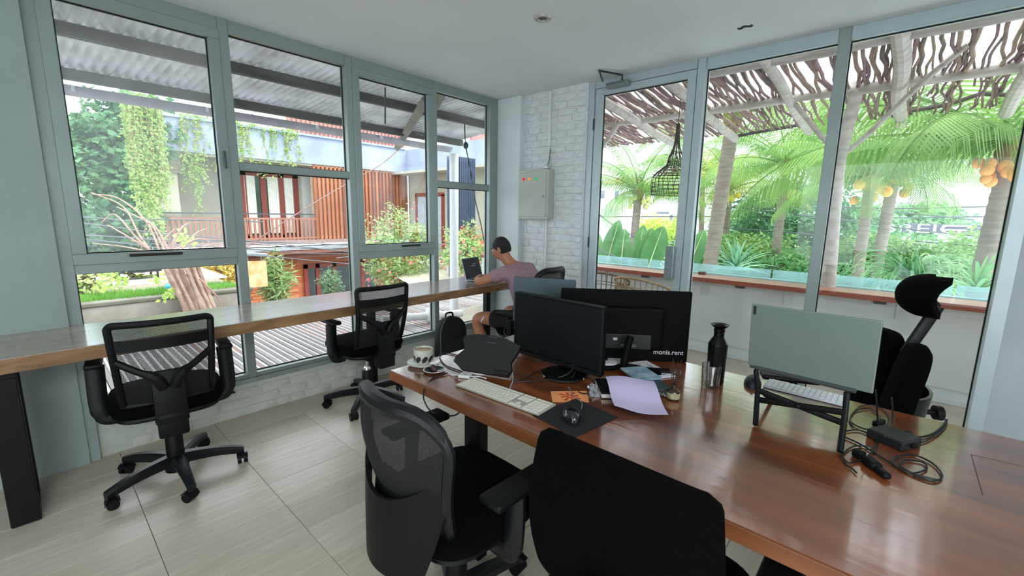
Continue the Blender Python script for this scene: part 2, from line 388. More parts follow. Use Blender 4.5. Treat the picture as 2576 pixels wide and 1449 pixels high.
w6 = win('window_6', 'rightmost fixed full-height pane of the terrace glazing')
stile(w6, mB, -.478, -.41, 0, CZ, -.06, .09, M_FRAME2); rail(w6, mB, -.41, .42, ZT, CZ, 0, .09, M_FRAME2); rail(w6, mB, -.41, .42, 0, .07, 0, .09, M_FRAME2)
pane(w6, mB, -.41, .42, .07, ZT, .045)
# unseen fill panels added behind the camera to brighten the room
for (x_, y_, lb) in ((-1.6, -1.5, 'added unseen fill panel behind the camera, first row, nearer the back wall'), (-.7, -1.5, 'added unseen fill panel behind the camera, first row, nearer the table'), (-1.6, -2.5, 'added unseen fill panel behind the camera, last row, nearer the back wall'), (-.7, -2.5, 'added unseen fill panel behind the camera, last row, nearer the table')):
    cpn = thing('added_fill_panel', lb, 'ceiling light', (x_, y_, CZ-.03)); part('frame', MB().rbox((0, 0, .012), (.64, .64, .03), .004), M_FRAME2, cpn)
    part('diffuser', MB().rbox((0, 0, -.004), (.58, .58, .004), .001), mat('fill_diffuser', '#f4f8ff', .5, emit=('#eef5ff', 3.0)), cpn)
    ld = bpy.data.lights.new('added_fill_lamp', 'AREA'); ld.shape = 'SQUARE'; ld.size = .56; ld.energy = FILL_W; ld.color = (.93, .97, 1); lo = bpy.data.objects.new('added_fill_lamp', ld); COL.objects.link(lo); lo.parent = cpn; lo.location = (0, 0, -.012)
# ceiling downlight
dl = thing('downlight', 'round recessed ceiling downlight with a pale metal ring, unlit', 'ceiling light', (2.336, 1.872, CZ))
part('ring', MB().lathe([(.030, -.001), (.034, -.010), (.050, -.008), (.054, 0)], seg=28, cap=False), mat('pale_metal', '#b9b3a8', .35, metal=.4), dl, True)
part('lamp', MB().lathe([(0, -.004), (.02, -.006), (.03, -.0005)], seg=20), mat('lamp_glass', '#3a3a36', .2), dl, True)
# electrical cabinet
ec = thing('electrical_cabinet', 'beige-grey metal electrical cabinet on the white brick wall with three round lamps', 'cabinet', (3.56, 2.923, 1.711))
M_EC = mat('cabinet_paint', '#b9bdb2', .45, var=.03)
part('body', MB().rbox((.045, 0, 0), (.10, .395, .50), .006, 2), M_EC, ec)
dr = part('door', MB().rbox((-.008, 0, 0), (.010, .345, .45), .004, 2), M_EC, ec)
for y_, c_, nm in ((.118, '#e0182e', 'red'), (.040, '#e88a3c', 'orange'), (-.045, '#12b052', 'green')):
    q = MB(); q.lathe([(.015, 0), (.015, .004), (.012, .010), (0, .015)], seg=18, M=Matrix.Translation((-.013, y_, .158)) @ Matrix.Rotation(-pi/2, 4, 'Y'))
    part('indicator_lamp', q, mat('lamp_'+nm, c_, .25, emit=(c_, .5)), dr, True, label=nm+' indicator lamp')
part('lock', MB().rbox((-.016, -.145, -.02), (.008, .018, .022), .003), MATS['steel_lock'], dr)
wl_ = thing('wall_bracket', 'small steel cable clamp with a wire stub on top of the electrical cabinet', 'bracket', (3.60, 2.78, 1.963))
part('clamp', MB().rbox((0, 0, .018), (.05, .045, .034), .006), mat('bright_steel', '#d0d4d4', .2, metal=.9), wl_)
part('wire', MB().tube(bez([(0, -.005, .03), (.0, -.02, .10), (.01, -.03, .19)]), .004, 6).tube(bez([(0, .0, .03), (.0, -.03, .08), (.01, -.02, .15)]), .003, 6), mat('wire_grey', '#6b7070', .5), wl_)
cd = thing('cable_conduit', 'white cable trunking running down the brick wall behind the cabinet', 'conduit', (3.64, 2.80, 0))
part('upper_trunking', MB().rbox((0, -.008, 2.34), (.022, .022, .75), .003), mat('white_plastic', '#e6e9e9', .4), cd)
part('lower_trunking', MB().rbox((0, .0, .75), (.022, .020, 1.42), .003).cyl((-.004, .028, .04), (-.004, .028, 1.46), .008, seg=8), MATS['white_plastic'], cd)

# ================================================================== OUTSIDE, street side (beyond the long window)
YH = 14.0
def P14(px, py): return ony(px, py, YH)
rnd = random.Random(11)
def leaf_quads(mb, c, n, d, size, rr, droop=0, asp=.45):
    """one leaf at c: folded diamond, pointing along d with normal n"""
    d = d.normalized(); s = d.cross(n); 
    if s.length < 1e-4: s = d.orthogonal()
    s.normalize(); n = s.cross(d)
    a = c; b = c+d*size*.5+s*size*asp*.5+n*size*.06; e = c+d*size-n*size*droop; f = c+d*size*.5-s*size*asp*.5+n*size*.06
    k = len(mb.v); mb.v += [tuple(a), tuple(b), tuple(e), tuple(f)]; mb.f += [(k, k+1, k+2), (k, k+2, k+3)]
def blob_leaves(mb, c, rad, n, size, seed=1, asp=.45, lump=.25, shell=.55):
    rr = random.Random(seed); c = Vector(c); rad = Vector(rad)
    for i in range(n):
        z = rr.uniform(-1, 1); a = rr.uniform(0, 2*pi); q = sqrt(1-z*z); u = Vector((q*cos(a), q*sin(a), z))
        k = 1+lump*noise.noise(u*2.2+Vector((seed*3.1, 0, 0)))*2
        r = k*(shell+(1-shell)*sqrt(rr.random()))
        p = Vector((c.x+u.x*rad.x*r, c.y+u.y*rad.y*r, c.z+u.z*rad.z*r))
        d = Vector((rr.gauss(0, 1), rr.gauss(0, 1), rr.gauss(-.2, .7))); nn = (u+Vector((rr.gauss(0, .5), rr.gauss(0, .5), rr.gauss(.5, .5))))
        leaf_quads(mb, p, nn, d, size*rr.uniform(.6, 1.3), rr, asp=asp)
def leafmat(name, c1, c2, rough=.5, sc=1.2, tl=.35):
    if name in MATS: return MATS[name]
    m = bpy.data.materials.new(name); m.use_nodes = True; MATS[name] = m
    n = m.node_tree.nodes; l = m.node_tree.links; b = n['Principled BSDF']; o = n['Material Output']
    t = n.new('ShaderNodeTexCoord'); nn = n.new('ShaderNodeTexNoise'); nn.inputs['Scale'].default_value = sc; nn.inputs['Detail'].default_value = 6
    l.new(t.outputs['Object'], nn.inputs['Vector']); r = n.new('ShaderNodeValToRGB')
    r.color_ramp.elements[0].position = .35; r.color_ramp.elements[1].position = .65
    r.color_ramp.elements[0].color = (*hx(c1), 1); r.color_ramp.elements[1].color = (*hx(c2), 1)
    l.new(nn.outputs['Fac'], r.inputs[0]); l.new(r.outputs[0], b.inputs['Base Color']); b.inputs['Roughness'].default_value = rough
    tr = n.new('ShaderNodeBsdfTranslucent'); l.new(r.outputs[0], tr.inputs[0]); mi = n.new('ShaderNodeMixShader'); mi.inputs[0].default_value = tl
    l.new(b.outputs[0], mi.inputs[1]); l.new(tr.outputs[0], mi.inputs[2]); l.new(mi.outputs[0], o.inputs[0])
    return m
# deck of slats outside the window
dk = thing('slatted_deck', 'weathered slatted deck just outside the long window, pale and grey boards', 'deck', (0, 3.7, -.06))
part('joist', MB().b2((-.4, .1, -.09), (6.2, .18, -.022)).b2((-.4, 1.6, -.09), (6.2, 1.68, -.022)).b2((-.4, 3.0, -.09), (6.2, 3.08, -.022)), mat('joist_wood', '#4c4744', .8), dk)
dms = [meshof('board', MB().rbox((0, 1.62, -.011), (wd, 3.25, .022), .003, 1), mat('deck_%d' % i, c, .3, var=.1, scale=3, stretch=(6, .6, 1), dark=d_, bump=.1)) for i, (c, d_, wd) in enumerate((('#8d8686', '#6c6669', .040), ('#807b7e', '#605c61', .042), ('#a39b9b', '#7d7779', .038), ('#a07c75', '#7c6461', .040), ('#dededf', '#c6c6cc', .026)))]
part('deck_underlay', MB().b2((-.4, 0, -.13), (6.2, 3.3, -.10)), mat('pale_underlay', '#e9e9ee', .6), dk, label='pale surface showing through the gaps between boards')
x = -.3
while x < 6.1:
    o = inst('board', dms[rnd.choice((0, 1, 2, 0, 1, 2, 0, 3))], dk, (x, rnd.uniform(-.03, .03), rnd.uniform(-.003, .003)), (0, rnd.uniform(-.02, .02), 0)); inst('board', dms[4], dk, (x+.037, rnd.uniform(-.03, .03), -.006)); x += .074+rnd.uniform(-.005, .005)
dp = thing('white_pipe', 'white pipe lying on the slatted deck behind the backpack window', 'pipe', (3.9, 5.1, 0))
part('pipe', MB().cyl((-.75, .12, .05), (.35, -.28, .03), .055, seg=16), mat('white_pvc', '#e4e6ea', .35), dp, True)
part('coupling', MB().lathe([(.07, 0), (.085, .05), (.085, .12), (.06, .17)], c=(-.1, -.12, -.02), seg=20), MATS['white_pvc'], dp, True)
# ground levels beyond
gr = part('floor_garden', MB().b2((-14, 8.1, -.30), (2.42, 30, .17)), mat('garden_soil', '#8c8675', .9, var=.1)); tag(gr, kind='structure')
st = part('floor_street', MB().b2((-40, 3.63, -3.4), (40, 60, -3.2)), mat('street_asphalt', '#8b8a88', .9, var=.1)); tag(st, kind='structure')
pw = thing('planter_wall', 'mossy concrete planter wall with grass on top, beyond the leftmost window', 'wall', (0, 8.08, 0))
part('wall_face', MB().rbox((-3.0, .06, -.75), (10.8, .14, 1.84), .01, 2), mat('old_concrete', '#b9b2aa', .9, var=.1, scale=1.6, dark='#7f7a70', bump=.3, detail=8), pw)
part('coping', MB().rbox((-3.0, .08, .20), (10.9, .22, .055), .012, 2), mat('dark_coping', '#77766a', .9, var=.15, scale=3), pw)
part('drain_channel', MB().rbox((-3.0, -.28, -.10), (10.8, .5, .1), .01), mat('dark_drain', '#69605c', .7, var=.15), pw, label='dark channel at the foot of the planter wall')
g = MB(); rr = random.Random(5)
for i in range(9000):
    x = rr.uniform(-4, 2.35); y = 8.22+rr.random()*.75; h = rr.uniform(.03, .09); a = rr.uniform(-.03, .03); b = rr.uniform(-.03, .03)
    k = len(g.v); g.v += [(x-.007, y, .20), (x+.007, y+.004, .20), (x+a, y+b, .20+h)]; g.f.append((k, k+1, k+2))
for i in range(12): g.b2((-4+i*.53, 8.2, .16), (-4+(i+1)*.53, 9.0, .205))
tag(part('lawn_strip', g, leafmat('lawn', '#5f9440', '#83b657')), 'narrow strip of bright green grass on the planter wall', 'grass', kind='stuff')
# pool terrace and lounger seen low in the first window
pt = thing('paved_terrace', 'pale paved terrace beyond the planter grass', 'terrace', (-1, 10.4, .17))
pvs = meshof('paving_slab', MB().rbox((0, 0, .01), (.79, .79, .04), .006, 1), mat('pale_paving', '#d3d0d6', .6, var=.05))
for i in range(5):
    for j in range(4): inst('paving_slab', pvs, pt, (i*.8, j*.8, 0))
sl = thing('sun_lounger', 'dark sun lounger standing on the pale terrace beyond the first window', 'lounger', (1.02, 10.6, .19), 0.15)
M_LG = mat('lounger_dark', '#2b3035', .7, var=.1)
part('seat', MB().rbox((.30, 0, .17), (.62, .42, .05), .01), M_LG, sl); part('backrest', MB().rbox((-.22, 0, .27), (.5, .42, .05), .01, ry=.45), M_LG, sl)
for a in (-.35, .55):
    for b in (-.17, .17): part('leg', MB().cyl((a, b, 0), (a, b, .16), .018, seg=8), M_LG, sl)
# hedge of round dark leaves and hanging vines at the left
rr = random.Random(3)
hd_ = thing('broadleaf_tree', 'tall dark green broadleaf tree at the left of the street view', 'tree', (1.0, 14.2, .17))
mbv = MB(); blob_leaves(mbv, (.35, .3, 1.35), (1.1, 1.2, 1.7), 6500, .17, 4, asp=.7); blob_leaves(mbv, (.95, .3, 2.9), (.95, 1.0, 1.15), 5000, .17, 9, asp=.7)
part('foliage', mbv, leafmat('dark_leaf', '#3f7d55', '#7fb07a', sc=2.5), hd_, kind='stuff')
part('trunk', MB().tube([(0.3, .3, 0), (.35, .3, 1.2), (.5, .3, 2.6)], [.12, .1, .07], 10), mat('bark', '#6d5f52', .9, bump=.5), hd_, True)
def vine(name, label, top, strands, seed, L, sprx, group, c1='#8ab854', c2='#b4d080'):
    v = thing(name, label, 'vine', top, 0, group); rr = random.Random(seed); m1 = MB(); m2 = MB()
    for i in range(strands):
        x0 = rr.uniform(-sprx, sprx); y0 = rr.uniform(-.25, .1); l = L*rr.uniform(.35, 1.0)*(1-.35*abs(x0)/sprx); z = 0
        ph = rr.uniform(0, 6); pts = []
        n = max(4, int(l/.14))
        for k in range(n+1):
            t = k/n; pts.append(Vector((x0+.06*sin(ph+t*4)+(.12*t*rr.uniform(-.3, 1)), y0+.04*cos(ph+t*5), -l*t)))
        m1.tube(pts, [.008*(1-.6*k/n) for k in range(n+1)], 3, cap=False)
        for p in pts:
            for q in range(5):
                d = Vector((rr.gauss(0, 1), rr.gauss(0, .8), rr.gauss(-.9, .5)))
                leaf_quads(m2, p+Vector((rr.uniform(-.03, .03), rr.uniform(-.03, .03), rr.uniform(-.07, .07))), Vector((0, -1, .3)), d, rr.uniform(.04, .085), rr, asp=.55)
    blob_leaves(m2, (0, -.05, .05), (sprx*1.1, .25, .28), int(520*sprx/.5), .08, seed)
    part('stems', m1, mat('vine_stem', '#b59a78', .8), v, kind='stuff'); part('leaves', m2, leafmat('vine_leaf', c1, c2, sc=3), v, kind='stuff')
    return v
vine('hanging_vine', 'dense curtain of bright green vines hanging at the left end of the white house', ony(352, 268, 12.2), 110, 1, 2.95, .27, None)
vine('hanging_vine', 'bright vines trailing down the middle of the white parapet in the first window', P14(475, 300), 34, 2, 2.6, .26, None)
vine('hanging_vine', 'vines spilling over the parapet at the top of the second window', P14(655, 325), 60, 3, 1.5, .95, None)
vine('hanging_vine', 'sparse vine strands over the white wall in the first window', P14(545, 305), 14, 8, 1.6, .5, None)

# ------------------------------------------------------------------ the house across the street
hs = thing('house', 'white two-storey house with orange brick ground floor and vertical timber slats across the street', 'house', (6.0, YH, -3.2))
M_CREAM = mat('cream_render', '#c3c0b1', .85, var=.05, scale=.8, dark='#aca996'); M_PARA = mat('pale_blue_render', '#adb8cb', .85, var=.06, scale=1.0, dark='#8d9ab3', detail=8)
M_TIMB = [mat('timber_slat_%d' % i, c, .6, var=.1, scale=3, stretch=(3, 3, .4)) for i, c in enumerate(('#a4603e', '#b87350', '#8f5038', '#a77362'))]
M_DRED = mat('dark_red_frame', '#8e4136', .5, var=.06); M_ORB = mat('orange_brick', '#cf7b4f', .8, var=.1, scale=5, stretch=(1, 1, 3), dark='#b96440')
zPT = ony(800, 348, YH).z; zPB = ony(800, 415, YH).z; zF = ony(700, 603, YH).z; zR = ony(700, 540, YH).z
xL = P14(378, 380).x; xS0 = P14(786, 480).x; xS1 = P14(1022, 480).x
def hp(name, mb, m, par=hs, **k): return part(name, mb, m, par, world=True, **k)
hp('parapet', MB().b2((xL, YH-.15, zPB), (xS1+.2, YH+.2, zPT)), M_PARA)
hp('parapet_cap', MB().b2((xL-.05, YH-.2, zPT), (xS1-.1, YH+.3, zPT+.06)), M_PARA)
hp('soffit', MB().b2((xL, YH-.1, zPB-.06), (xS1, YH+1.0, zPB)), M_CREAM)
hp('wall', MB().b2((xL, YH+.9, zF), (xS1+.1, YH+1.1, zPB)), M_CREAM)
hp('wall_pier', MB().b2((xL, YH-.05, zF), (P14(440, 400).x, YH+.95, zPB-.2)), M_CREAM)
hp('vent_panel', MB().b2((P14(418, 400).x, YH-.09, ony(430, 435, YH).z), (P14(452, 400).x, YH-.04, ony(430, 385, YH).z)), mat('vent', '#8d8a74', .8, var=.2, scale=20))
hp('floor_slab', MB().b2((xL, YH-.12, zF-.14), (xS1+.1, YH+1.0, zF-.02)), mat('slab_grey', '#a58b86', .8))
# balcony balustrade of slats
bm_ = meshof('slat', MB().box((0, 0, .42), (.055, .03, .86)), M_TIMB[3])
bal = hp('balustrade', MB().b2((xL, YH-.13, zR), (xS0, YH-.09, zR+.035)), mat('rail_iron', '#4a5156', .5))
def sub(me, par, wx, wy, wz, sc=(1, 1, 1), nm='slat', rz=0):
    I = wm(par).inverted(); p = I @ Vector((wx, wy, wz)); return inst(nm, me, par, p, (0, 0, rz), sc)
x = xL+.03
while x < xS0: sub(bm_, bal, x, YH-.10, zF-.10, (1, 1, .88)); x += .118
rp_ = hp('lower_rail', MB().b2((xL, YH-.12, zF+.02), (xS0, YH-.08, zF+.07)), M_TIMB[3]); hp('lower_rail', MB().b2((xL, YH-.12, zF+.60), (xS0, YH-.08, zF+.65)), M_TIMB[3])
# tall slat screen
scr = hp('slat_screen', MB().b2((xS0, YH-.05, zF+.78), (xS1, YH-.02, zF+.84)).b2((xS0, YH-.05, zF+.02), (xS1, YH-.02, zF+.08)).b2((xS0, YH-.05, zF+1.75), (xS1, YH-.02, zF+1.8)).b2((xS0, YH+.10, zF), (xS1+.1, YH+.12, zPB)), mat('screen_back', '#c9b3a4', .8))
tms = [meshof('slat', MB().box((0, 0, 1.25), (.075, .06, 2.5)), m) for m in M_TIMB]
x = xS0+.04; H = (zPB+.02)-(zF-.12)
while x < xS1: sub(tms[rnd.choice((0, 1, 0, 1, 2, 3 if x < xS0+.8 else 1))], scr, x, YH-.09, zF-.12, (1, 1, H/2.5)); x += .135
# upper windows behind the balcony with pale curtains
def framed(name, x0, x1, y, z0, z1, t=.1, mull=(), m=None, glass='#9fb0ae', curtain=None):
    mb = MB(); mb.b2((x0, y-.06, z0), (x0+t, y, z1)); mb.b2((x1-t, y-.06, z0), (x1, y, z1)); mb.b2((x0, y-.06, z1-t), (x1, y, z1)); mb.b2((x0, y-.06, z0), (x1, y, z0+t*.6))
    for q in mull: mb.b2((q-t*.5, y-.06, z0), (q+t*.5, y, z1))
    f = hp(name, mb, m or M_DRED); hp('pane', MB().b2((x0+t, y-.02, z0+t*.6), (x1-t, y-.01, z1-t)), mat('house_glass_'+glass, glass, .15, var=.2, scale=1.5), f)
    if curtain:
        for (a, b) in curtain:
            def cf(u, v): 
                return Vector((a+(b-a)*u, y-.052+.010*sin(u*34), z0+t+(z1-z0-2*t)*v))
            hp('curtain', MB().surf(cf, 40, 2, .004), mat('cream_curtain', '#f0f0e8', .9, var=.04), f, smooth=True)
    return f
Y6 = YH+.9
def X6(px, py=500): return ony(px, py, Y6).x
framed('window_frame', X6(606), X6(750), Y6, zF, ony(680, 432, Y6).z, .16, (X6(663), X6(708)), glass='#48584f', curtain=((X6(612), X6(643)), (X6(674), X6(702)), (X6(714), X6(738))))
hp('wall_pillar', MB().b2((X6(757), Y6-.15, zF), (X6(790), Y6+.05, zPB)), mat('white_render', '#dfe0da', .85, var=.03))
# ground floor
yG = YH+.15
hp('eave', MB().b2((P14(500, 640).x, YH-.4, zF-.30), (xS1+.6, YH+.3, zF-.22)), mat('eave_white', '#a9adb2', .6))
hp('fascia', MB().b2((P14(520, 640).x, YH-.38, zF-.42), (xS1+.5, YH-.33, zF-.30)), mat('fascia_brown', '#8f5c4c', .7))
hp('fascia', MB().b2((P14(520, 640).x, YH-.3, zF-.56), (xS1+.5, YH-.22, zF-.42)), mat('fascia_dark', '#774437', .7))
bw = hp('brick_wall', MB().b2((P14(498, 700).x, yG, -3.2), (xS1+.6, yG+.2, zF-.3)), M_ORB)
bb = [meshof('brick', MB().rbox((0, 0, 0), (.36, .03, .085), .006, 1), mat('orange_brick_%d' % i, c, .8, var=.12, scale=6)) for i, c in enumerate(('#d58256', '#c97549', '#dc8e63'))]
cnt = 0; xb0 = P14(512, 700).x; xb1 = P14(765, 700).x
for r_ in range(22):
    x = xb0+.2+(r_ % 2)*.19
    while x < xb1-.15 and cnt < 300: sub(bb[rnd.randrange(3)], bw, x, yG-.008-rnd.random()*.004, zF-.72-r_*.10, nm='brick'); x += .385; cnt += 1
framed('door_frame', P14(768, 700).x, P14(905, 700).x, yG-.03, -3.2, P14(800, 664).z, .13, (P14(803, 700).x, P14(845, 700).x), glass='#2c3436')
framed('door_frame', P14(912, 700).x, P14(958, 700).x, yG-.03, -3.2, P14(925, 650).z, .12, (), glass='#5a6462')
hp('awning_box', MB().b2((P14(645, 700).x, yG-.08, P14(660, 692).z), (P14(668, 700).x, yG-.02, P14(660, 668).z)), mat('dim_window', '#8c5c55', .6))
# roof terrace fence
rf = hp('roof_fence', MB().b2((P14(735, 330).x, YH+.35, zPT+.05), (xS1+.2, YH+.4, zPT+.6)), mat('pink_boards', '#c09a94', .7))
ps = meshof('slat', MB().box((0, 0, .35), (.06, .03, .7)), mat('pink_slat', '#b87a6d', .7, var=.1))
x = P14(738, 330).x
while x < xS1+.2: sub(ps, rf, x, YH+.3, zPT+.03); x += .14
# wing coming towards us on the right
xW = xS1+.1
wg = thing('house_wing', 'white side wing of the house across the street with a brown framed window', 'house', (xW, 11.5, -3.2))
part('wall', MB().b2((0, -3.2, 3.2), (.3, 2.5, zPB+3.2)), M_CREAM, wg); part('parapet', MB().b2((-.15, -3.3, zPB+3.2), (.4, 2.5, zPT+3.2)), M_PARA, wg)
part('canopy', MB().b2((-.75, -3.3, zPB+3.1), (0, 2.4, zPB+3.18)), M_CREAM, wg)
f_ = MB(); 
for (a, b) in ((.4, .52), (1.0, 1.1), (1.9, 2.02)): f_.b2((-.06, a, 3.5), (.0, b, 5.35))
f_.b2((-.06, .4, 5.3), (0, 2.02, 5.42)); wf_ = part('window_frame', f_, M_DRED, wg); part('pane', MB().b2((-.03, .5, 3.5), (-.01, 1.95, 5.35)), mat('pale_glass', '#b8c6cf', .2), wf_)
# dark metal louvre screen and far right wall
lv = thing('louvre_screen', 'dark blue-grey metal louvre screen beside the white post', 'screen', (7.2, 9.2, -3.2))
cen = ony(1160, 500, 9.2); x0 = ony(1133, 500, 9.2).x; x1 = ony(1193, 500, 9.2).x; zt = ony(1160, 395, 9.2).z; zb = ony(1160, 612, 9.2).z
lsm = meshof('slat', MB().box((0, 0, (zt-zb)/2), (.035, .10, zt-zb)), mat('slate_metal', '#55617a', .4, metal=.3, var=.08))
part('frame', MB().b2((x0, 9.23, zb), (x1, 9.26, zb+.05)).b2((x0, 9.23, zt-.1), (x1, 9.26, zt-.05)).b2((x0, 9.24, -3.2), (x0+.05, 9.3, zb)).b2((x1-.05, 9.24, -3.2), (x1, 9.3, zb)).b2((x0, 9.33, zb), (x1, 9.34, zt)), mat('slate_frame', '#6d7890', .5), lv, world=True)
x = x0+.03
while x < x1: sub(lsm, lv, x, 9.2, zb); x += .075
fb = thing('far_house', 'pale blue-grey rendered house wall at the right edge of the street windows', 'house', (9.3, 10.4, -3.2))
xa = ony(1190, 450, 10.4).x
part('wall', MB().b2((xa, 10.4, -3.2), (xa+4, 10.6, ony(1210, 372, 10.4).z)), mat('lilac_render', '#c9cfdf', .85, var=.08, scale=1, dark='#b1b9cc'), fb, world=True)
rfz = part('roof_boards', MB().b2((xa, 10.45, ony(1210, 372, 10.4).z), (xa+4, 10.55, ony(1210, 310, 10.4).z)), mat('red_boards', '#b98079', .8), fb, world=True)
for k in range(26): sub(meshof('slat', MB().box((0, 0, .3), (.05, .04, .6)), MATS['pink_slat']) if k == 0 else sl0, rfz, xa+.05+k*.12, 10.40, ony(1210, 372, 10.4).z) if False else None
part('ridge_tiles', MB().tube([(xa-.1, 10.45, ony(1210, 300, 10.4).z), (xa+2, 10.45, ony(1210, 290, 10.4).z)], .09, 8), mat('red_tile', '#c4573f', .7, var=.15, scale=12), fb, world=True)
shp = part('louvre_shutter', MB().b2((ony(1218, 500, 10.3).x, 10.3, ony(1218, 640, 10.3).z), (ony(1218, 500, 10.3).x+.9, 10.36, ony(1218, 444, 10.3).z)), MATS['dim_window'], fb, world=True)
lsh = meshof('slat', MB().box((0, 0, 0), (.9, .05, .05), rx=.5), MATS['pink_slat']); za = ony(1218, 640, 10.3).z
for k in range(16): sub(lsh, shp, ony(1218, 500, 10.3).x+.45, 10.27, za+.06+k*(ony(1218, 444, 10.3).z-za)/16)
# ------------------------------------------------------------------ bougainvillea and shrubs of the street side
def shrub(name, label, c, rad, n, size, seed, c1, c2, trunk=True, asp=.5, flowers=0, fcol='#e0607a', cat='shrub', group=None, lump=.35):
    c = Vector(c); t = thing(name, label, cat, (c.x, c.y, c.z-rad[2]), 0, group)
    m = MB(); blob_leaves(m, (0, 0, rad[2]), rad, n, size, seed, asp=asp, lump=lump)
    part('foliage', m, leafmat('leaf_'+c1.strip('#')+c2.strip('#'), c1, c2, sc=2.2/max(rad)+1), t, kind='stuff')
    if True:
        rr = random.Random(seed+50); tm = MB(); gz = (.17 if (c.x < 2.4 and c.y > 8.1) else -3.2)-(c.z-rad[2])
        if gz > -.05: gz = -.05
        for k in range(4): tm.tube(bez([(rr.uniform(-.05, .05), rr.uniform(-.05, .05), gz), (0, 0, min(-.02, gz*.3)), (rr.uniform(-.2, .2)*rad[0], rr.uniform(-.2, .2)*rad[1], rad[2]*.7), (rr.uniform(-.6, .6)*rad[0], rr.uniform(-.5, .5)*rad[1], rad[2]*1.4)], 5), .025, 6)
        part('branches', tm, MATS['bark'], t, True)
    if flowers:
        m = MB(); blob_leaves(m, (0, 0, rad[2]), tuple(r*1.05 for r in rad), flowers, size*.9, seed+7, asp=.9, shell=.9, lump=lump)
        part('blossoms', m, leafmat('blossom_'+fcol.strip('#'), fcol, '#f0a090', sc=4), t, kind='stuff')
    return t
shrub('bougainvillea', 'pale green bougainvillea bush with pink blossoms low in the third window', ony(1010, 645, 10.5), (1.0, .7, 1.15), 6500, .10, 21, '#8fb46c', '#c4d49a', flowers=260)
shrub('flowering_shrub', 'green shrub with coral blossoms behind the laptop in the fourth window', ony(1175, 630, 8.6), (.75, .5, .62), 3200, .09, 22, '#7fae5e', '#bcd28c', flowers=420, fcol='#e4684f')
shrub('potted_bamboo_palm', 'spiky variegated lady palm in front of the orange brick wall', ony(690, 705, 12.6), (.36, .36, .62), 900, .28, 23, '#6a9a55', '#c9d6a0', asp=.16, cat='plant')
shrub('topiary_bush', 'round grey-green topiary bush in front of the dark red door', ony(832, 712, 12.8), (.32, .3, .42), 1500, .07, 24, '#6f9a78', '#9dbb94', cat='shrub')
shrub('garden_shrub', 'light leafy branches low at the left edge of the first window', ony(212, 705, 9.4), (.42, .4, .28), 420, .09, 25, '#7fae4a', '#d5dc9c', lump=.5)
shrub('garden_shrub', 'yellow-green shrub in front of the orange wall low in the first window', ony(548, 690, 11.8), (.42, .4, .36), 900, .10, 26, '#c4a24a', '#dcd27a')
shrub('garden_shrub', 'yellow-green leafy spray above the dark sun lounger in the first window', ony(345, 684, 10.9), (.75, .3, .12), 380, .09, 27, '#9cc052', '#d9de9a', lump=.5)
# pruned frangipani with bare pale limbs
fr_ = thing('pruned_tree', 'pruned tree with bundled pale bare trunks and cut branches before the planter wall', 'tree', (1.95, 7.6, -.6))
M_PB = mat('pale_bark', '#bca394', .85, var=.12, scale=8, dark='#96796c', bump=.3)
fk = onx; rr = random.Random(8); tr_ = MB(); top = ony(410, 655, 7.7)
for k in range(11):
    b = ony(468+k*7.5, 792, 7.55+.2*(k % 3)); t_ = ony(395+k*9, 640+rr.uniform(-6, 6), 7.7+.15*(k % 3)); mid = (b+t_)/2+Vector((rr.uniform(-.03, .03), rr.uniform(-.05, .05), 0))
    tr_.tube(bez([b-Vector((-.12, 0, .9)), b, mid, t_], 5), [.024+.009*(k % 3)]*16, 7)
part('trunk', tr_, M_PB, fr_, True, world=True)
br = [[(410, 655), (370, 560), (300, 500), (232, 488)], [(400, 650), (345, 600), (290, 540), (255, 560)], [(420, 650), (400, 600), (372, 560), (352, 640)], [(410, 650), (330, 600), (270, 565)], [(430, 650), (445, 600), (470, 590), (480, 640)],
      [(400, 640), (320, 622), (232, 612)], [(420, 640), (500, 600), (545, 622)], [(440, 650), (490, 590), (520, 575)], [(400, 650), (330, 640), (280, 632)], [(430, 640), (390, 570), (345, 545), (293, 520)], [(420, 640), (460, 570), (500, 560)], [(440, 660), (500, 625), (560, 610)],
      [(400, 660), (350, 590), (310, 520), (228, 484)], [(420, 650), (410, 610), (440, 575)], [(380, 640), (360, 612), (330, 606)], [(500, 700), (545, 745), (560, 775)], [(470, 690), (480, 720), (455, 745)]]
for i, q in enumerate(br):
    yy = 7.7+rr.uniform(-.5, .5); pts = bez([ony(a, b, yy+.1*j) for j, (a, b) in enumerate(q)], 5)
    o = part('branch', MB().tube(pts, [.015*(1-.6*k/len(pts)) for k in range(len(pts))], 6), M_PB if i % 3 else mat('pink_bark', '#c79a8c', .85, var=.1), fr_, True, world=True)
lfm = MB()
for (a, b) in ((462, 598), (470, 605), (455, 592), (300, 702), (250, 720), (415, 745), (430, 735), (390, 700)):
    for k in range(10): leaf_quads(lfm, ony(a, b, 7.6)+Vector((rr.uniform(-.06, .06), 0, rr.uniform(-.05, .05))), Vector((0, -1, .5)), Vector((rr.gauss(0, 1), 0, rr.gauss(0, 1))), .075, rr, asp=.6)
part('leaves', lfm, leafmat('fresh_leaf', '#9ccb4a', '#cfe08a'), fr_, world=True, kind='stuff')
bl = thing('blue_ball', 'small turquoise glass ball hanging beside the pruned trunk', 'ornament', ony(422, 720, 7.5)); part('ball', MB().ball((0, 0, 0), .036), mat('turquoise', '#4fb6dc', .2), bl, True)
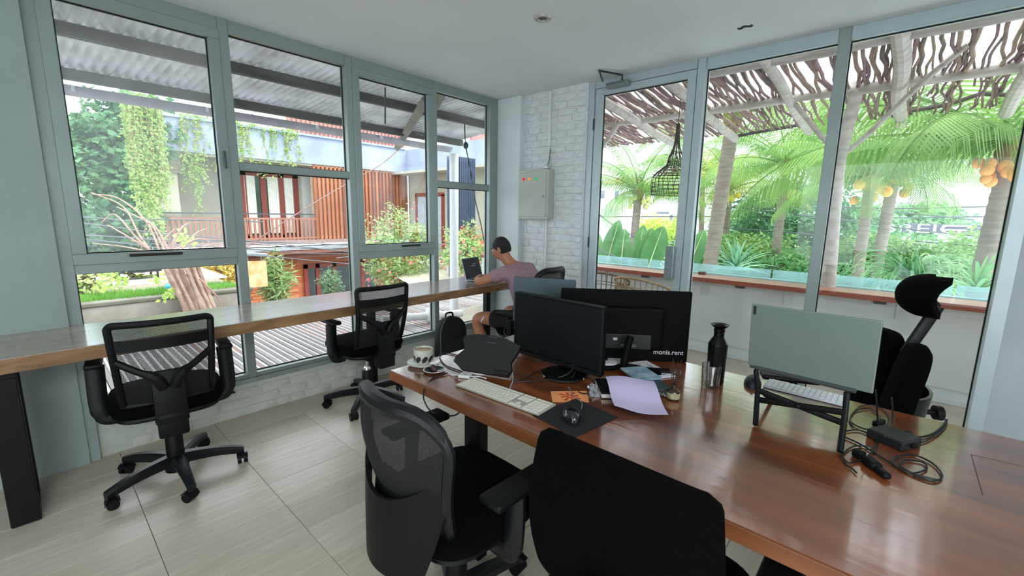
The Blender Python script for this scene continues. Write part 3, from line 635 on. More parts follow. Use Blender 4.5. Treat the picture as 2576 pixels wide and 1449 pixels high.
# hanging batik sign under a small roof
sg = thing('hanging_shop_sign', 'cream and ochre painted board hanging from a small bracket in the second window', 'sign', ony(645, 690, 9.0), -.1)
part('board', MB().rbox((0, 0, 0), (.36, .03, .50), .01), mat('marbled_board', '#e2cfa8', .7, scale=6, dark='#d39a56', detail=3), sg)
part('bracket', MB().tube([(-.12, 0, .25), (-.12, 0, .34)], .008, 6).tube([(.1, 0, .25), (.1, 0, .34)], .008, 6).rbox((-.02, 0, .38), (.46, .14, .07), .02, ry=.12), mat('bracket_grey', '#8e959b', .5), sg)
part('post', MB().cyl((-.25, .05, .36), (-.25, .05, -2.4), .03, seg=10), MATS['bracket_grey'], sg)
# canvas canopy low in the third/fourth window
cv = thing('canvas_roof', 'pale frayed canvas roof over blue sheeting low in the fourth window', 'canopy', ony(1140, 690, 9.6))
cz = cv.location
part('canvas', MB().surf(lambda u, v: Vector((-1.5+3.4*u, -.6+1.2*v, .25*sin(pi*u)-.25*(1-v)-.02*sin(u*60)*(1-v))), 60, 8, .02), mat('canvas', '#c8c2b0', .9, var=.1, scale=4), cv, True)
part('blue_sheet', MB().surf(lambda u, v: Vector((-.4+2.6*u, -.95+.4*v, -.35+.28*sin(pi*u)*v)), 20, 4, .02), mat('blue_sheet', '#8d99bb', .5), cv, True)
part('pole', MB().cyl((-1.2, 0, -.2), (-1.2, 0, -2.9), .04).cyl((1.7, 0, -.2), (1.7, 0, -2.9), .04), MATS['bracket_grey'], cv)
# ------------------------------------------------------------------ canopy outside the long window
cn = thing('corrugated_canopy', 'corrugated grey sheet canopy on beams above the street windows', 'canopy', (0, 3.6, 2.9))
M_ZINC = leafmat('zinc_sheet', '#b4b5b8', '#dddfe3', sc=3, tl=.05)
NR = 76; NS = NR*8+1
part('roof_sheet', MB().surf(lambda u, v: Vector((-.6+5.3*u-.10*v, -.02+1.85*v, -.112-.175*v+.020*max(-1, min(1, 2.6*sin(u*NR*2*pi))))), NS, 3, .0), M_ZINC, cn)
M_BEAM = mat('weathered_beam', '#5f5f5c', .85, var=.18, scale=6, stretch=(.4, 3, 3)); 
for (y_, z_, h_) in ((.67, -.245, .085), (1.60, -.335, .085)):
    part('purlin', MB().rbox((2.0, y_, z_), (5.2, .06, h_), .004), M_BEAM, cn)
part('gutter', MB().surf(lambda u, v: Vector((-.6+5.15*u, 1.82+.06*cos(pi+pi*v), -.385+.075*sin(pi+pi*v))), 2, 10, .003), mat('lilac_gutter', '#b5b2bb', .5), cn, True)
for x_ in (.4, 1.35, 2.45, 3.3, 4.1): part('gutter_bracket', MB().rbox((x_, 1.78, -.40), (.022, .16, .04), .006, rx=.3), mat('bracket_white', '#d6d8da', .5), cn)
ra, rb = onz(1072, 250, 2.64), onz(1000, 372, 2.50); part('rafter', MB().tube([ra, rb], .055, 4), mat('grey_plank', '#8e8d85', .85, var=.12, scale=4), cn, world=True)
part('rafter', MB().tube([onz(1118, 225, 2.70), onz(1085, 285, 2.62)], .05, 4), MATS['grey_plank'], cn, world=True)
part('hanging_rod', MB().tube([onz(969, 220, 2.68), onz(969, 220, 2.68)+Vector((0, .02, -.33))], .009, 6), M_BEAM, cn, world=True)
wp = thing('white_post', 'white round steel post holding the canopy outside the fourth window', 'post', (4.52, 5.32, -.06))
part('post', MB().cyl((0, 0, -2), (0.02, 0, 2.47), .068, seg=20), mat('white_paint', '#e3e6ea', .4, var=.03), wp, True)
rp2 = thing('pulley_rope', 'black rope with two knots hanging outside the fourth window', 'rope', ony(1165, 270, 4.4))
pts = [ony(a, b, 4.4) for a, b in ((1160, 262), (1168, 300), (1171, 362), (1180, 410), (1195, 500), (1213, 580), (1226, 660), (1232, 700))]
r_ = MB().tube(bez(pts, 4), .007, 6); r_.ball(ony(1172, 366, 4.4), .034, sc=(1, 1, 1.3)); r_.ball(ony(1170, 272, 4.4), .03)
part('rope', r_, mat('black_rope', '#31363c', .7), rp2, True, world=True)
part('strut', MB().tube([ony(1158, 258, 4.4), ony(1228, 322, 4.7)], .012, 8), MATS['bracket_grey'], rp2, world=True)
tw = thing('twisted_wire', 'long twisted wire running diagonally across the second and third windows', 'wire', ony(1000, 380, 6.6))
pts = [ony(a, b, 6.9+.2*i) for i, (a, b) in enumerate(((1062, 290), (1045, 330), (985, 392), (940, 425), (890, 452), (800, 505), (700, 568), (620, 622)))]
part('wire', MB().tube(bez(pts, 5), .010, 6), mat('rust_wire', '#9b7d78', .7), tw, True, world=True)
for (i, (x0_, y0_, x1_, y1_, yy)) in enumerate(((212, 562, 585, 602, 10.), (215, 592, 590, 606, 10.3), (215, 602, 620, 640, 10.6), (600, 612, 900, 628, 12.5), (600, 625, 890, 640, 12.7), (1100, 615, 1225, 598, 8.5), (215, 547, 420, 552, 10.1))):
    a = ony(x0_, y0_, yy); b = ony(x1_, y1_, yy); mid = (a+b)/2-Vector((0, 0, .04))
    d = (b-a)
    solo('utility_cable', MB().tube(bez([a-d*1.5, a, mid, b, b+d*1.5], 6), .012, 5), mat('cable_dark', '#5b656d', .6), ['thin grey street cable crossing the first window, second from top', 'thin grey cable just below the middle of the first window', 'sagging cable crossing low through the first window branches', 'upper cable along the eave of the orange house', 'lower cable along the eave of the orange house', 'thin cable across the fourth window behind the rope', 'topmost thin cable in front of the dark tree'][i], 'cable', smooth=True)

# ================================================================== OUTSIDE, terrace side (beyond the door and the two fixed panes)
M_TWOOD = mat('terrace_wood', '#b98a70', .35, var=.12, scale=3, stretch=(6, .6, 6), dark='#a06a50', bump=.1)
tf = part('floor_terrace', MB().b2((3.80, -3.2, -.16), (5.2, 5.2, -.002)), mat('terrace_tile', '#b3ab9c', .45, var=.08, scale=3, bump=.05)); tag(tf, kind='structure')
tp = part('wall_terrace', MB().b2((5.03, -3.2, 0), (5.20, 5.2, .80)).b2((4.99, -3.2, 0), (5.03, 5.2, .045)).b2((5.018, -3.2, .12), (5.03, 5.2, .13)), mat('terrace_render', '#d5d9d9', .8, var=.04, scale=2, bump=.1)); tag(tp, kind='structure')
bc = thing('bar_counter', 'long reddish timber bar counter on the terrace parapet', 'counter', (4.985, 1.0, .825))
part('counter_top', MB().rbox((0, 0, .022), (.35, 8.0, .044), .004), M_TWOOD, bc)
part('front_edge', MB().rbox((-.177, 0, .021), (.01, 8.0, .046), .003), mat('red_wood_edge', '#9a4f3c', .45, var=.1, scale=6, stretch=(1, .3, 1)), bc)
for y_ in (2.9, 1.60, .80, -.05, -.9):
    part('bracket', MB().rbox((.035, y_-1, -.09), (.012, .075, .17), .002).rbox((-.03, y_-1, -.006), (.14, .075, .012), .002), mat('white_bracket', '#cdd1d1', .5), bc)
for y_ in (2.3, 1.24, .10, -.70): part('fixing_block', MB().rbox((.01, y_-1, -.025), (.05, .09, .05), .006), mat('block_dark', '#5c5a57', .6), bc)
gb = thing('glass_balustrade', 'low frosted teal glass balustrade behind the bar counter', 'balustrade', (5.20, 1.0, .865))
M_TEAL = glass_mat('teal_glass', (.80, .92, .94), .12, milk=.30, milkcol=(.62, .80, .86))
for k in range(6): part('glass_panel', MB().rbox((.0, -3.4+k*1.36, .055), (.012, 1.34, .115), .003), M_TEAL, gb)
part('rail', MB().rbox((.05, 0, .0), (.1, 8, .02), .003), mat('teal_base', '#b6cdd0', .3), gb)
solo('ash_box', MB().rbox((0, 0, .016), (.06, .075, .032), .006), mat('dark_wood_box', '#6b4d40', .5), 'small brown box on the terrace bar counter beside the door frame', 'box', tuple(onz(1766, 690, .869)+Vector((0, 0, .0))))
# ------------------------------------------------------------------ pergola
pg = thing('pergola', 'rustic pergola of crooked sticks on whitewashed logs over the terrace', 'pergola', (5.1, 1.2, 0))
M_LOG = mat('whitewashed_log', '#c6c0b8', .8, var=.1, scale=5, stretch=(4, .8, 4), dark='#a79d92', bump=.4)
M_STK = [mat('stick_%d' % i, c, .85, var=.15, scale=9, bump=.4) for i, c in enumerate(('#8a7468', '#7e6465', '#96806e', '#6e5c55', '#8c6f70'))]
def zr(x): return 2.81-.10*(x-4.0)
part('log_beam', MB().tube(bez([(5.14, y, 2.665+.012*sin(y*3)) for y in (-2.2, -1, 0, 1, 2, 3, 4.2)], 6), [.05+.006*sin(k) for k in range(37)], 12), M_LOG, pg, True, world=True)
part('log_beam', MB().tube(bez([(4.12, y, 2.745+.008*sin(y*4)) for y in (-2.2, -1, 0, 1, 2, 3, 4.2)], 6), [.045+.005*sin(k*1.3) for k in range(37)], 12), M_LOG, pg, True, world=True)
for (a, b, r) in (((1939, 146), (2021, 311), .042), ((2291, 76), (2250, 272), .055), ((1530, 255), (1674, 338), .05), ((1789, 265), (1855, 336), .05), ((2600, 150), (2535, 250), .055)):
    p = onz(*a, 2.73); q = onz(*b, 2.60); y_ = (p.y+q.y)/2
    part('rafter', MB().tube(bez([(3.84, y_+.01, zr(3.84)-.075), (4.6, y_-.01, zr(4.6)-.07), (5.4, y_+.012, zr(5.4)-.07), (6.25, y_-.01, zr(6.25)-.075)], 5), r, 10), M_LOG, pg, True, world=True)
post = [onx(*q, x) for q, x in (((2082, 745), 5.1), ((2085, 700), 5.1), ((2095, 560), 5.12), ((2106, 440), 5.13), ((2118, 370), 5.13), ((2148, 260), 5.14), ((2158, 205), 5.14))]
part('branch_post', MB().tube(bez(post, 5), [.062-.012*k/30 for k in range(31)], 14), M_LOG, pg, True, world=True)
part('brace_branch', MB().tube(bez([onx(2096, 405, 5.13), onx(2170, 350, 5.2), onx(2257, 267, 5.1), onx(2340, 190, 4.9), onx(2440, 108, 4.6)], 6), [.022]*25, 8), M_LOG, pg, True, world=True)
part('brace_branch', MB().tube(bez([onx(2098, 372, 5.14), onx(2068, 345, 5.18), onx(2030, 298, 5.2), onx(1985, 243, 5.15)], 6), [.024]*19, 8), M_LOG, pg, True, world=True)
part('brace_branch', MB().tube(bez([onx(1490, 400, 5.1), onx(1530, 350, 5.12), onx(1562, 300, 5.14)], 6), .03, 8), M_LOG, pg, True, world=True)
sms = []
for k in range(14):
    rr = random.Random(100+k); pts = []; y = 0; a1, a2, p1, p2 = rr.uniform(.010, .024), rr.uniform(.005, .012), rr.uniform(0, 6), rr.uniform(0, 6)
    for i in range(15):
        t = i/14; x_ = 2.4*t; pts.append((x_, a1*sin(t*rr.uniform(10, 12)+p1)+a2*sin(t*30+p2), rr.uniform(-.004, .004)+.008*sin(t*14+p2)))
    r0 = rr.uniform(.011, .018); m = MB().tube(bez(pts, 2), [r0*(1-.35*j/28)*rr.uniform(.88, 1.1) for j in range(29)], 6)
    if k % 3 == 0: m.tube(bez([pts[5], (pts[6][0]+.1, pts[6][1]+.04, 0), (pts[8][0]+.1, pts[8][1]+.09, 0), (pts[10][0], pts[10][1]+.09, 0)], 3), r0*.7, 5)
    sms.append(meshof('stick', m, M_STK[k % 5], True))
rr = random.Random(77); y = -2.0; cnt = 0
while y < 4.0 and cnt < 280:
    me = sms[rr.randrange(14)]
    o = inst('stick', me, pg, (3.86-5.1+rr.uniform(-.05, .02), y-1.2, zr(3.86)-.012+rr.uniform(-.008, .008)), (0, math.atan(.10), rr.uniform(-.035, .035)), (1, rr.choice((-1, 1)), 1))
    o.rotation_euler.x = rr.uniform(-.3, .3)
    y += rr.uniform(.020, .036) if y > 1.5 else rr.uniform(.028, .046); cnt += 1
for (a, b, c, d) in (((1600, 352), (1655, 345), (1700, 338), 6.2), ((1855, 342), (1930, 328), (2012, 314), 6.22), ((2248, 284), (2370, 265), (2470, 235), 6.2), ((2470, 235), (2540, 238), (2576, 230), 6.22)):
    part('edge_branch', MB().tube(bez([onx(*a, d), onx(*b, d), onx(*c, d)], 5), .02, 7), mat('edge_dark', '#4b4440', .9, bump=.4), pg, True, world=True)
M_POLY = glass_mat('polycarbonate', (.9, .93, .95), .1, milk=.45, milkcol=(.93, .96, 1))
part('clear_roof_sheet', MB().surf(lambda u, v: Vector((3.80+1.75*u, -2.2+6.5*v, zr(3.8+1.75*u)+.05+.012*sin(v*2*pi*70))), 2, 561), M_POLY, pg, world=True)
# ------------------------------------------------------------------ woven pendant lamp
pl = thing('pendant_lamp', 'dark woven rattan bell pendant lamp hanging from the pergola outside the door', 'lamp', tuple(onx(1697, 440, 4.5)))
M_WV = mat('dark_rattan', '#4a4338', .8, var=.2, scale=20)
z0 = pl.location.z; prof = [(.012, .50), (.018, .36), (.03, .27), (.07, .17), (.085, .10), (.17, .03), (.215, -.02), (.225, -.08), (.222, -.16), (.215, -.20)]
part('cord', MB().tube([(0, 0, .48), (.01, 0, 2.76-z0)], .004, 6), M_WV, pl)
nk = MB()
for k in range(10):
    a = 2*pi*k/10; nk.tube([(r*cos(a+z_*1.5), r*sin(a+z_*1.5), z_) for r, z_ in prof[:4]], .006, 5)
part('neck', nk, M_WV, pl)
sh = MB()
for k in range(26):
    a = 2*pi*k/26; sh.tube(bez([(r*cos(a+z_*.8), r*sin(a+z_*.8), z_) for r, z_ in prof[3:]], 3), .0028, 4); sh.tube([(r*cos(a-z_*2), r*sin(a-z_*2), z_) for r, z_ in prof[3:7]], .0028, 4)
for (r, z_) in prof[4:]+[(.05, .22), (.13, .065), (.19, .01), (.223, -.12)]: sh.tube([(r*cos(2*pi*k/30), r*sin(2*pi*k/30), z_) for k in range(31)], .0035, 4, cap=False)
part('shade', sh, M_WV, pl)
part('bulb', MB().ball((0, 0, .05), .03), mat('bulb_glass', '#d9c7a0', .2), pl, True)
# ------------------------------------------------------------------ rattan chairs on the terrace
M_RAT = mat('rattan', '#a58a68', .6, var=.15, scale=14); M_RATD = mat('rattan_dark', '#6d5947', .6, var=.15, scale=14)
def rattan(label, loc, rz, dark=False):
    t = thing('rattan_chair', label, 'chair', loc, rz, None); m = M_RATD if dark else M_RAT
    def P(a, v):   # a: angle around the open bucket, v: 0 seat rim .. 1 top
        back = max(0, -cos(a)) if False else (1+cos(a))/2
        R = .25+.06*v; return Vector((-R*cos(a)*1.0, R*sin(a)*1.05, .46+(.17+.25*back)*v))
    A = [pi*(.78)*(2*k/30-1) for k in range(31)]
    part('rim', MB().tube([P(a, 1) for a in A], .013, 8).tube([P(a, .0) for a in A], .011, 8), m, t, True)
    for k in range(27):
        a = pi*.75*(2*k/26-1); part('slat', MB().tube([P(a, 0), P(a, .5)+Vector((0, 0, 0)), P(a, 1)], .0055, 5), m, t)
    part('woven_band', MB().tube([P(a, .78) for a in A], .004, 4).tube([P(a, .70) for a in A], .004, 4).tube([P(a, .25) for a in A], .004, 4), m, t)
    part('seat', MB().lathe([(0, .42), (.24, .425), (.255, .43), (.24, .445), (0, .44)], seg=24), m, t, True)
    for a in (-1, 1):
        for b in (-1, 1): part('leg', MB().cyl((a*.16, b*.16, .42), (a*.22, b*.22, 0), .011), mat('black_leg', '#25272a', .5), t)
    return t
rattan('dark-rimmed rattan bucket chair at the bar, leftmost behind the glazed door', (4.50, 2.62, 0), .35, True)
rattan('pale rattan bucket chair with a ribbed back seen through the door above the monitor', (4.40, 2.02, 0), -.10)
rattan('rattan bucket chair half hidden by the right glazing frame at the bar counter', (4.42, -.87, 0), .3)
# ------------------------------------------------------------------ palms
M_TRK = mat('palm_bark', '#948a7d', .9, var=.2, scale=6, stretch=(1, 1, 5), dark='#7c7166', bump=.6, bscale=25)
def frond_mesh(seed, L, up, droop, hang, c1, c2, wid=.55):
    rr = random.Random(seed); m = MB(); pts = []; N = 26
    a = up; p = Vector((0, 0, 0))
    for i in range(N+1):
        pts.append(p.copy()); p = p+Vector((cos(a), 0, sin(a)))*(L/N); a -= droop/N*(.5+i/N)
    m.tube(pts, [.022*(1-.85*i/N) for i in range(N+1)], 5)
    for i in range(2, 2*N):
        t = i/(2*N); j = min(N-1, int(t*N)); q = pts[j].lerp(pts[j+1], t*N-j); d = (pts[j+1]-pts[j]).normalized()
        l = wid*L*.55*(sin(pi*min(1, t*.93+.08))**.55)*rr.uniform(.85, 1.1)
        for s in (-1, 1):
            side = Vector((0, s, 0)); n = d.cross(side)*s
            dir0 = (side*.8+d*.55+Vector((0, 0, -.1-hang*.3))).normalized(); dir1 = (side*.45+d*.45+Vector((0, 0, -hang-rr.uniform(0, .3)))).normalized()
            w_ = .020*(L/2.5)+.006; b = q+dir0*l*.5; c = b+dir1*l*.5; wv = d*w_
            k = len(m.v); m.v += [tuple(q-wv*.4), tuple(q+wv*.4), tuple(b+wv*.55), tuple(b-wv*.55), tuple(c)]; m.f += [(k, k+1, k+2, k+3), (k+3, k+2, k+4)]
    return meshof('frond', m, leafmat('palm_'+c1.strip('#'), c1, c2, sc=1.0, tl=.4))
FR = {}
for key, (c1, c2) in {'g': ('#57883f', '#93b862'), 'y': ('#86a048', '#bcc872')}.items():
    FR[key] = [frond_mesh(200+i, 2.6, u, d, h, c1, c2) for i, (u, d, h) in enumerate(((.75, 1.7, .7), (.45, 1.6, 1.2), (1.05, 1.3, .45), (.2, 1.4, 1.4)))]
def palm(label, base, crown, r0, r1, nf, sc, seed, nuts=0, nutcol='#e6b64a', key='g', extra=(), bend=.1, group=None):
    r0 *= .72; r1 *= .72; sc *= .74; nf -= 1
    base = Vector(base); dn = (base-Vector(crown)); base = base+dn*((base.z+3.2)/-dn.z); t = thing('coconut_palm', label, 'palm', tuple(base), 0, None); rr = random.Random(seed)
    B = Vector((0, 0, 0)); Cn = Vector(crown)-Vector(base); pts = []; N = 90
    for i in range(N+1):
        u = i/N; p = B.lerp(Cn, u); p.x += bend*.5*sin(pi*u); p.y += bend*.3*sin(pi*u); pts.append(p)
    part('trunk', MB().tube(pts, [(r0+(r1-r0)*i/N)*(1.06 if i % 2 else .97) for i in range(N+1)], 12), M_TRK, t, True, ang=80)
    part('crown_shaft', MB().tube([Cn, Cn+Vector((0, 0, .18)), Cn+Vector((0, 0, .4))], [r1*1.25, r1*1.5, r1*.5], 10), mat('crown_fibre', '#8f7a4e', .9, var=.2, scale=12), t, True)
    top = Cn+Vector((0, 0, .22))
    for k in range(nf):
        a = 2*pi*k/nf+rr.uniform(-.25, .25); me = FR[key][k % 4]
        o = inst('frond', me, t, top, (0, rr.uniform(-.25, .2), a), (sc*rr.uniform(.85, 1.1),)*3)
    for (ax, ty, s_, ki) in extra: inst('frond', FR[key][ki], t, top, (0, ty, ax), (s_,)*3)
    for k in range(nuts):
        a = rr.uniform(0, 2*pi); n_ = part('coconut', MB().ball((0, 0, 0), (.074 if r0 < .1 else .058)*rr.uniform(.85, 1.15), 12, 8, (1, 1, 1.12)), mat('nut_'+nutcol.strip('#'), nutcol, .45, var=.1), t, True)
        n_.location = Cn+Vector((cos(a)*rr.uniform(.12, .27), sin(a)*rr.uniform(.12, .27), rr.uniform(-.14, .10)))
    return t
def PX(px, py, x): return onx(px, py, x)
def pbase(px, py, x, dz): p = PX(px, py, x); return (p.x, p.y, p.z-dz)
palm('coconut palm with pale green nuts seen through the glazed door', pbase(1588, 645, 9.6, 1.5), PX(1604, 505, 9.6), .15, .12, 15, 1.0, 1, 12, '#d9d68c', 'g')
palm('coconut palm with the thick ringed grey trunk rising close beside the door', pbase(1775, 670, 7.2, 1.2), PX(1842, 318, 7.2), .165, .135, 12, .95, 2, 0, bend=.06)
palm('slim coconut palm with hanging yellow fronds right of the thick ringed trunk', pbase(1822, 640, 12.5, 1.5), PX(1835, 500, 12.5), .12, .10, 14, 1.15, 3, 6, '#e8cf3a', 'y')
palm('tall slim coconut palm in front of the round tree in the middle pane', pbase(1952, 665, 10.5, 1.5), PX(1975, 445, 10.5), .15, .11, 15, 1.15, 4, 0)
palm('coconut palm directly right of the crooked white branch post', pbase(2168, 690, 8.8, 1.3), PX(2186, 480, 8.8), .13, .10, 14, .95, 5, 5, '#e9a545')
palm('dark-stemmed coconut palm with orange nuts above the spiky plant', pbase(2208, 680, 10.2, 1.5), PX(2245, 465, 10.2), .13, .12, 14, 1.0, 6, 12, '#e9a545', 'g')
palm('leaning coconut palm with a big bunch of orange nuts near the right frame', pbase(2468, 705, 7.0, 1.2), PX(2536, 425, 7.0), .15, .12, 12, 1.15, 7, 30, '#eda23e', 'g', extra=((radians(88), -.05, 1.2, 0), (radians(104), .12, 1.15, 1), (radians(74), .02, 1.1, 0), (radians(118), -.2, 1.1, 2)))
palm('coconut palm crown behind the woven pendant lamp with orange nuts', pbase(1772, 620, 14.5, 1.6), PX(1768, 450, 14.5), .13, .11, 14, 1.3, 8, 7, '#eda24a', 'g')
# ------------------------------------------------------------------ banana plants
def banana_leaf(L, W, bend, fold=.25):
    def f(u, v):
        w_ = W*.5*max(.02, sin(pi*min(1, u*.97+.03))**.6); s = (v-.5)*2
        return Vector((L*sin(bend*u)/bend if bend else L*u, s*w_, L*(1-cos(bend*u))/bend*-1 + fold*abs(s)*w_))
    return MB().surf(f, 16, 7, .004), MB().tube([Vector((L*sin(bend*i/12)/bend, 0, -L*(1-cos(bend*i/12))/bend+.006)) for i in range(13)], [.014*(1-i/14) for i in range(13)], 5)
M_BL = leafmat('banana_leaf', '#46854a', '#7cb070', sc=2, tl=.4)
b1 = thing('banana_plant', 'clump of broad banana leaves behind the bar counter seen through the door', 'plant', tuple(PX(1590, 690, 7.6)-Vector((0, 0, .6))))
b2_ = thing('banana_plant', 'single broad banana leaf between the door and the thick palm trunk', 'plant', tuple(PX(1745, 690, 7.3)-Vector((0, 0, .6))))
for par, items in ((b1, ((1520, 690, 1555, 548, .36), (1560, 690, 1570, 570, .34), (1600, 690, 1618, 560, .30), (1625, 690, 1668, 565, .42), (1602, 690, 1640, 568, .26), (1500, 690, 1500, 580, .3))), (b2_, ((1725, 690, 1772, 575, .30), (1735, 700, 1760, 630, .25)))):
    for (ax, ay, bx, by, W) in items:
        p = PX(ax, ay, 7.6); q = PX(bx, by, 7.75); L = (q-p).length; m1, m2 = banana_leaf(L, W, .35)
        X = (q-p).normalized(); Z = Vector((-.9, -.35, .25)); Y = Z.cross(X).normalized(); Z = X.cross(Y)
        R = Matrix((X, Y, Z)).transposed().to_4x4(); R.translation = p
        a = MB(); a.add(m1.v, m1.f, R); lf = part('leaf', a, M_BL, par, True, world=True); a = MB(); a.add(m2.v, m2.f, R); part('midrib', a, mat('midrib', '#c5dc9a', .5), lf, world=False) if False else None
        a2 = MB(); a2.add(m2.v, m2.f, R); I = wm(par).inverted(); a2.v = [tuple(I @ Vector(v)) for v in a2.v]; o = bpy.data.objects.new('midrib', meshof('midrib', a2, mat('midrib', '#c5dc9a', .5))); COL.objects.link(o); o.parent = lf
# ------------------------------------------------------------------ spiky plants
def spiky(name, label, c, n, L, w_, seed, c1, c2, droop=.5):
    t = thing(name, label, 'plant', tuple(c)); rr = random.Random(seed)
    for k in range(n):
        a = rr.uniform(0, 2*pi); e = rr.uniform(.15, 1.35); l = L*rr.uniform(.7, 1.1); m = MB(); N = 7; pts = []; p = Vector((0, 0, 0)); an = e
        for i in range(N+1): pts.append(p.copy()); p = p+Vector((cos(a)*cos(an), sin(a)*cos(an), sin(an)))*(l/N); an -= droop/N*(1+i/3)
        s = Vector((-sin(a), cos(a), 0))
        for i, q in enumerate(pts):
            ww = w_*(1-(i/N)**2)*.5+.001; m.v += [tuple(q-s*ww+Vector((0, 0, ww*.5))), tuple(q), tuple(q+s*ww+Vector((0, 0, ww*.5)))]
            if i: b = (i-1)*3; m.f += [(b, b+1, b+4, b+3), (b+1, b+2, b+5, b+4)]
        part('leaf', m, leafmat('spike_'+c1.strip('#'), c1, c2, tl=.25), t)
    return t
spiky('yucca_plant', 'spiky blue-green yucca behind the glass balustrade right of the thick palm', PX(1850, 680, 7.4), 46, .62, .05, 1, '#5c9a78', '#a4cfa4', .4)
spiky('pandanus_plant', 'large arching grassy pandanus tuft in the right pane', PX(2285, 715, 7.6), 150, 1.05, .035, 2, '#4f8f62', '#a8cf98', 1.6)
spiky('yucca_plant', 'small spiky plant at the foot of the leaning palm', PX(2455, 735, 6.6), 40, .55, .04, 3, '#4f9a5c', '#9ccc86', .5)
# ------------------------------------------------------------------ greenery
def bush(label, px, py, x, rad, n, size, seed, c1, c2, nm='bush', **k): return shrub(nm, label, PX(px, py, x), rad, n, size, seed, c1, c2, **k)
bush('round mid-green tree behind the slim palm in the middle pane', 2010, 590, 14.5, (1.6, 1.75, 1.55), 15000, .15, 31, '#45835a', '#84b884', nm='round_tree', cat='tree')
bush('lime green bush behind the yucca in the middle pane', 1860, 645, 12, (.9, 1.1, .5), 5000, .12, 32, '#62964a', '#a2c272')
bush('bright green bush just right of the glazed door', 1760, 655, 10, (.7, .8, .55), 3500, .11, 33, '#669a4c', '#a6c67c')
bush('low dark green bush behind the balustrade in the middle pane', 1975, 690, 10.5, (.9, 1.5, .5), 6000, .11, 34, '#437f4c', '#7fb470')
for i, (px, py, x, ry, lb) in enumerate(((2130, 678, 15, 2.0, 'leafy lime hedge right of the branch post'), (2330, 672, 17, 2.6, 'broad lime hedge below the dark sign band'), (2500, 676, 16, 2.2, 'lime hedge behind the leaning palm'), (2180, 700, 11.5, 1.8, 'low green hedge behind the balustrade in the right pane'), (2400, 690, 12, 1.9, 'low lime green hedge behind the pandanus tuft'))):
    bush(lb, px, py, x, (1.1, ry, .75), 13000, .10, 40+i, ('#649a4c', '#5c9248', '#64984e', '#4c8248', '#6a9c50')[i], ('#a0c47c', '#98be76', '#9dc07c', '#86b470', '#a2c67c')[i], nm='hedge', trunk=False)
bush('distant yellow-green bush behind the pale-nut palm', 1660, 575, 19, (1.0, 1.0, .5), 1500, .2, 51, '#b6d24a', '#d4e88a')
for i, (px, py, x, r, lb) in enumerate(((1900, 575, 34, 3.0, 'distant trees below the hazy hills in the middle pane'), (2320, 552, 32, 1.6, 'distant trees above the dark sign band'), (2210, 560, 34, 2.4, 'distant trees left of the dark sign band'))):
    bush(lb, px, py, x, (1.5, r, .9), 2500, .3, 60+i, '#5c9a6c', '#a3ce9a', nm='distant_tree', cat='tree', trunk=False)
# ------------------------------------------------------------------ distant houses
M_HW = mat('far_white', '#dfe3e6', .85, var=.03); M_HR = mat('far_orange_roof', '#d98a62', .8, var=.1, scale=1.5); M_HR2 = mat('far_red_roof', '#b3736c', .8, var=.1, scale=1.5); M_HG = mat('far_window', '#7c8790', .3, var=.2)
def fhouse(label, px0, px1, pt, pb, x, roof=M_HR, rh=.25, wins=(), hip=True, wallm=M_HW, depth=3):
    a = PX(px0, pb, x); b = PX(px1, pb, x); t = PX((px0+px1)/2, pt, x); y0, y1 = min(a.y, b.y), max(a.y, b.y); zb = min(a.z, b.z)-1.5; zt = t.z; W = y1-y0
    h = thing('distant_house', label, 'house', (x, (y0+y1)/2, zb))
    part('wall', MB().b2((0, -W/2, 0), (depth, W/2, zt-zb)), wallm, h)
    if roof: 
        o = .08*W; v = [(-o, -W/2-o, 0), (depth+o, -W/2-o, 0), (depth+o, W/2+o, 0), (-o, W/2+o, 0), (depth/2, -W/4, rh*W), (depth/2, W/4, rh*W)]
        part('roof', MB().add(v, [(0, 3, 2, 1), (0, 1, 4), (1, 2, 5, 4), (2, 3, 5), (3, 0, 4, 5)], Matrix.Translation((0, 0, zt-zb))), roof, h)
    for (wx0, wx1, wt, wb_) in wins:
        p = PX(wx0, wt, x); q = PX(wx1, wb_, x); part('window', MB().b2((-.04, min(p.y, q.y)-y0-W/2, q.z-zb), (.02, max(p.y, q.y)-y0-W/2, p.z-zb)), M_HG, h)
    return h
fhouse('white distant house with an orange roof and narrow window behind the pale-nut palm', 1500, 1580, 462, 560, 24, wins=((1548, 1555, 480, 500), (1512, 1520, 480, 498)), rh=.22)
fhouse('long low white building left of the door frame behind the palm', 1600, 1700, 530, 585, 26, roof=None, wins=((1652, 1682, 533, 538), (1686, 1691, 540, 556)))
fhouse('distant house with a faded red roof beside the thick palm trunk', 1800, 1935, 585, 612, 36, M_HR2, .13)
fhouse('small distant house with a bright orange-red roof in the middle pane', 1905, 1945, 552, 570, 48, mat('coral_roof', '#de7455', .8, var=.1), .2)
fhouse('pale distant house with white upper storey in the middle pane', 1870, 1905, 540, 570, 50, M_HW, .12)
fhouse('distant white house with orange roofs right of the branch post', 2120, 2240, 560, 590, 40, mat('peach_roof', '#dca888', .8, var=.1), .10, wins=((2135, 2150, 566, 574), (2180, 2200, 566, 574)))
fhouse('distant reddish house above the sign band', 2262, 2300, 548, 566, 44, M_HR2, .15)
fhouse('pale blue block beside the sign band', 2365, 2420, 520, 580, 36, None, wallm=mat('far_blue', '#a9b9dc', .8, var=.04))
fhouse('distant orange-roofed house at the right of the sign band', 2455, 2530, 540, 580, 38, mat('peach_roof', '#dca888', .8), .12)
sb_ = thing('roadside_sign', 'long dark sign band with white lettering beyond the hedge in the right pane', 'sign', tuple(PX(2400, 580, 30)))
a = PX(2262, 562, 30); b = PX(2560, 592, 30)
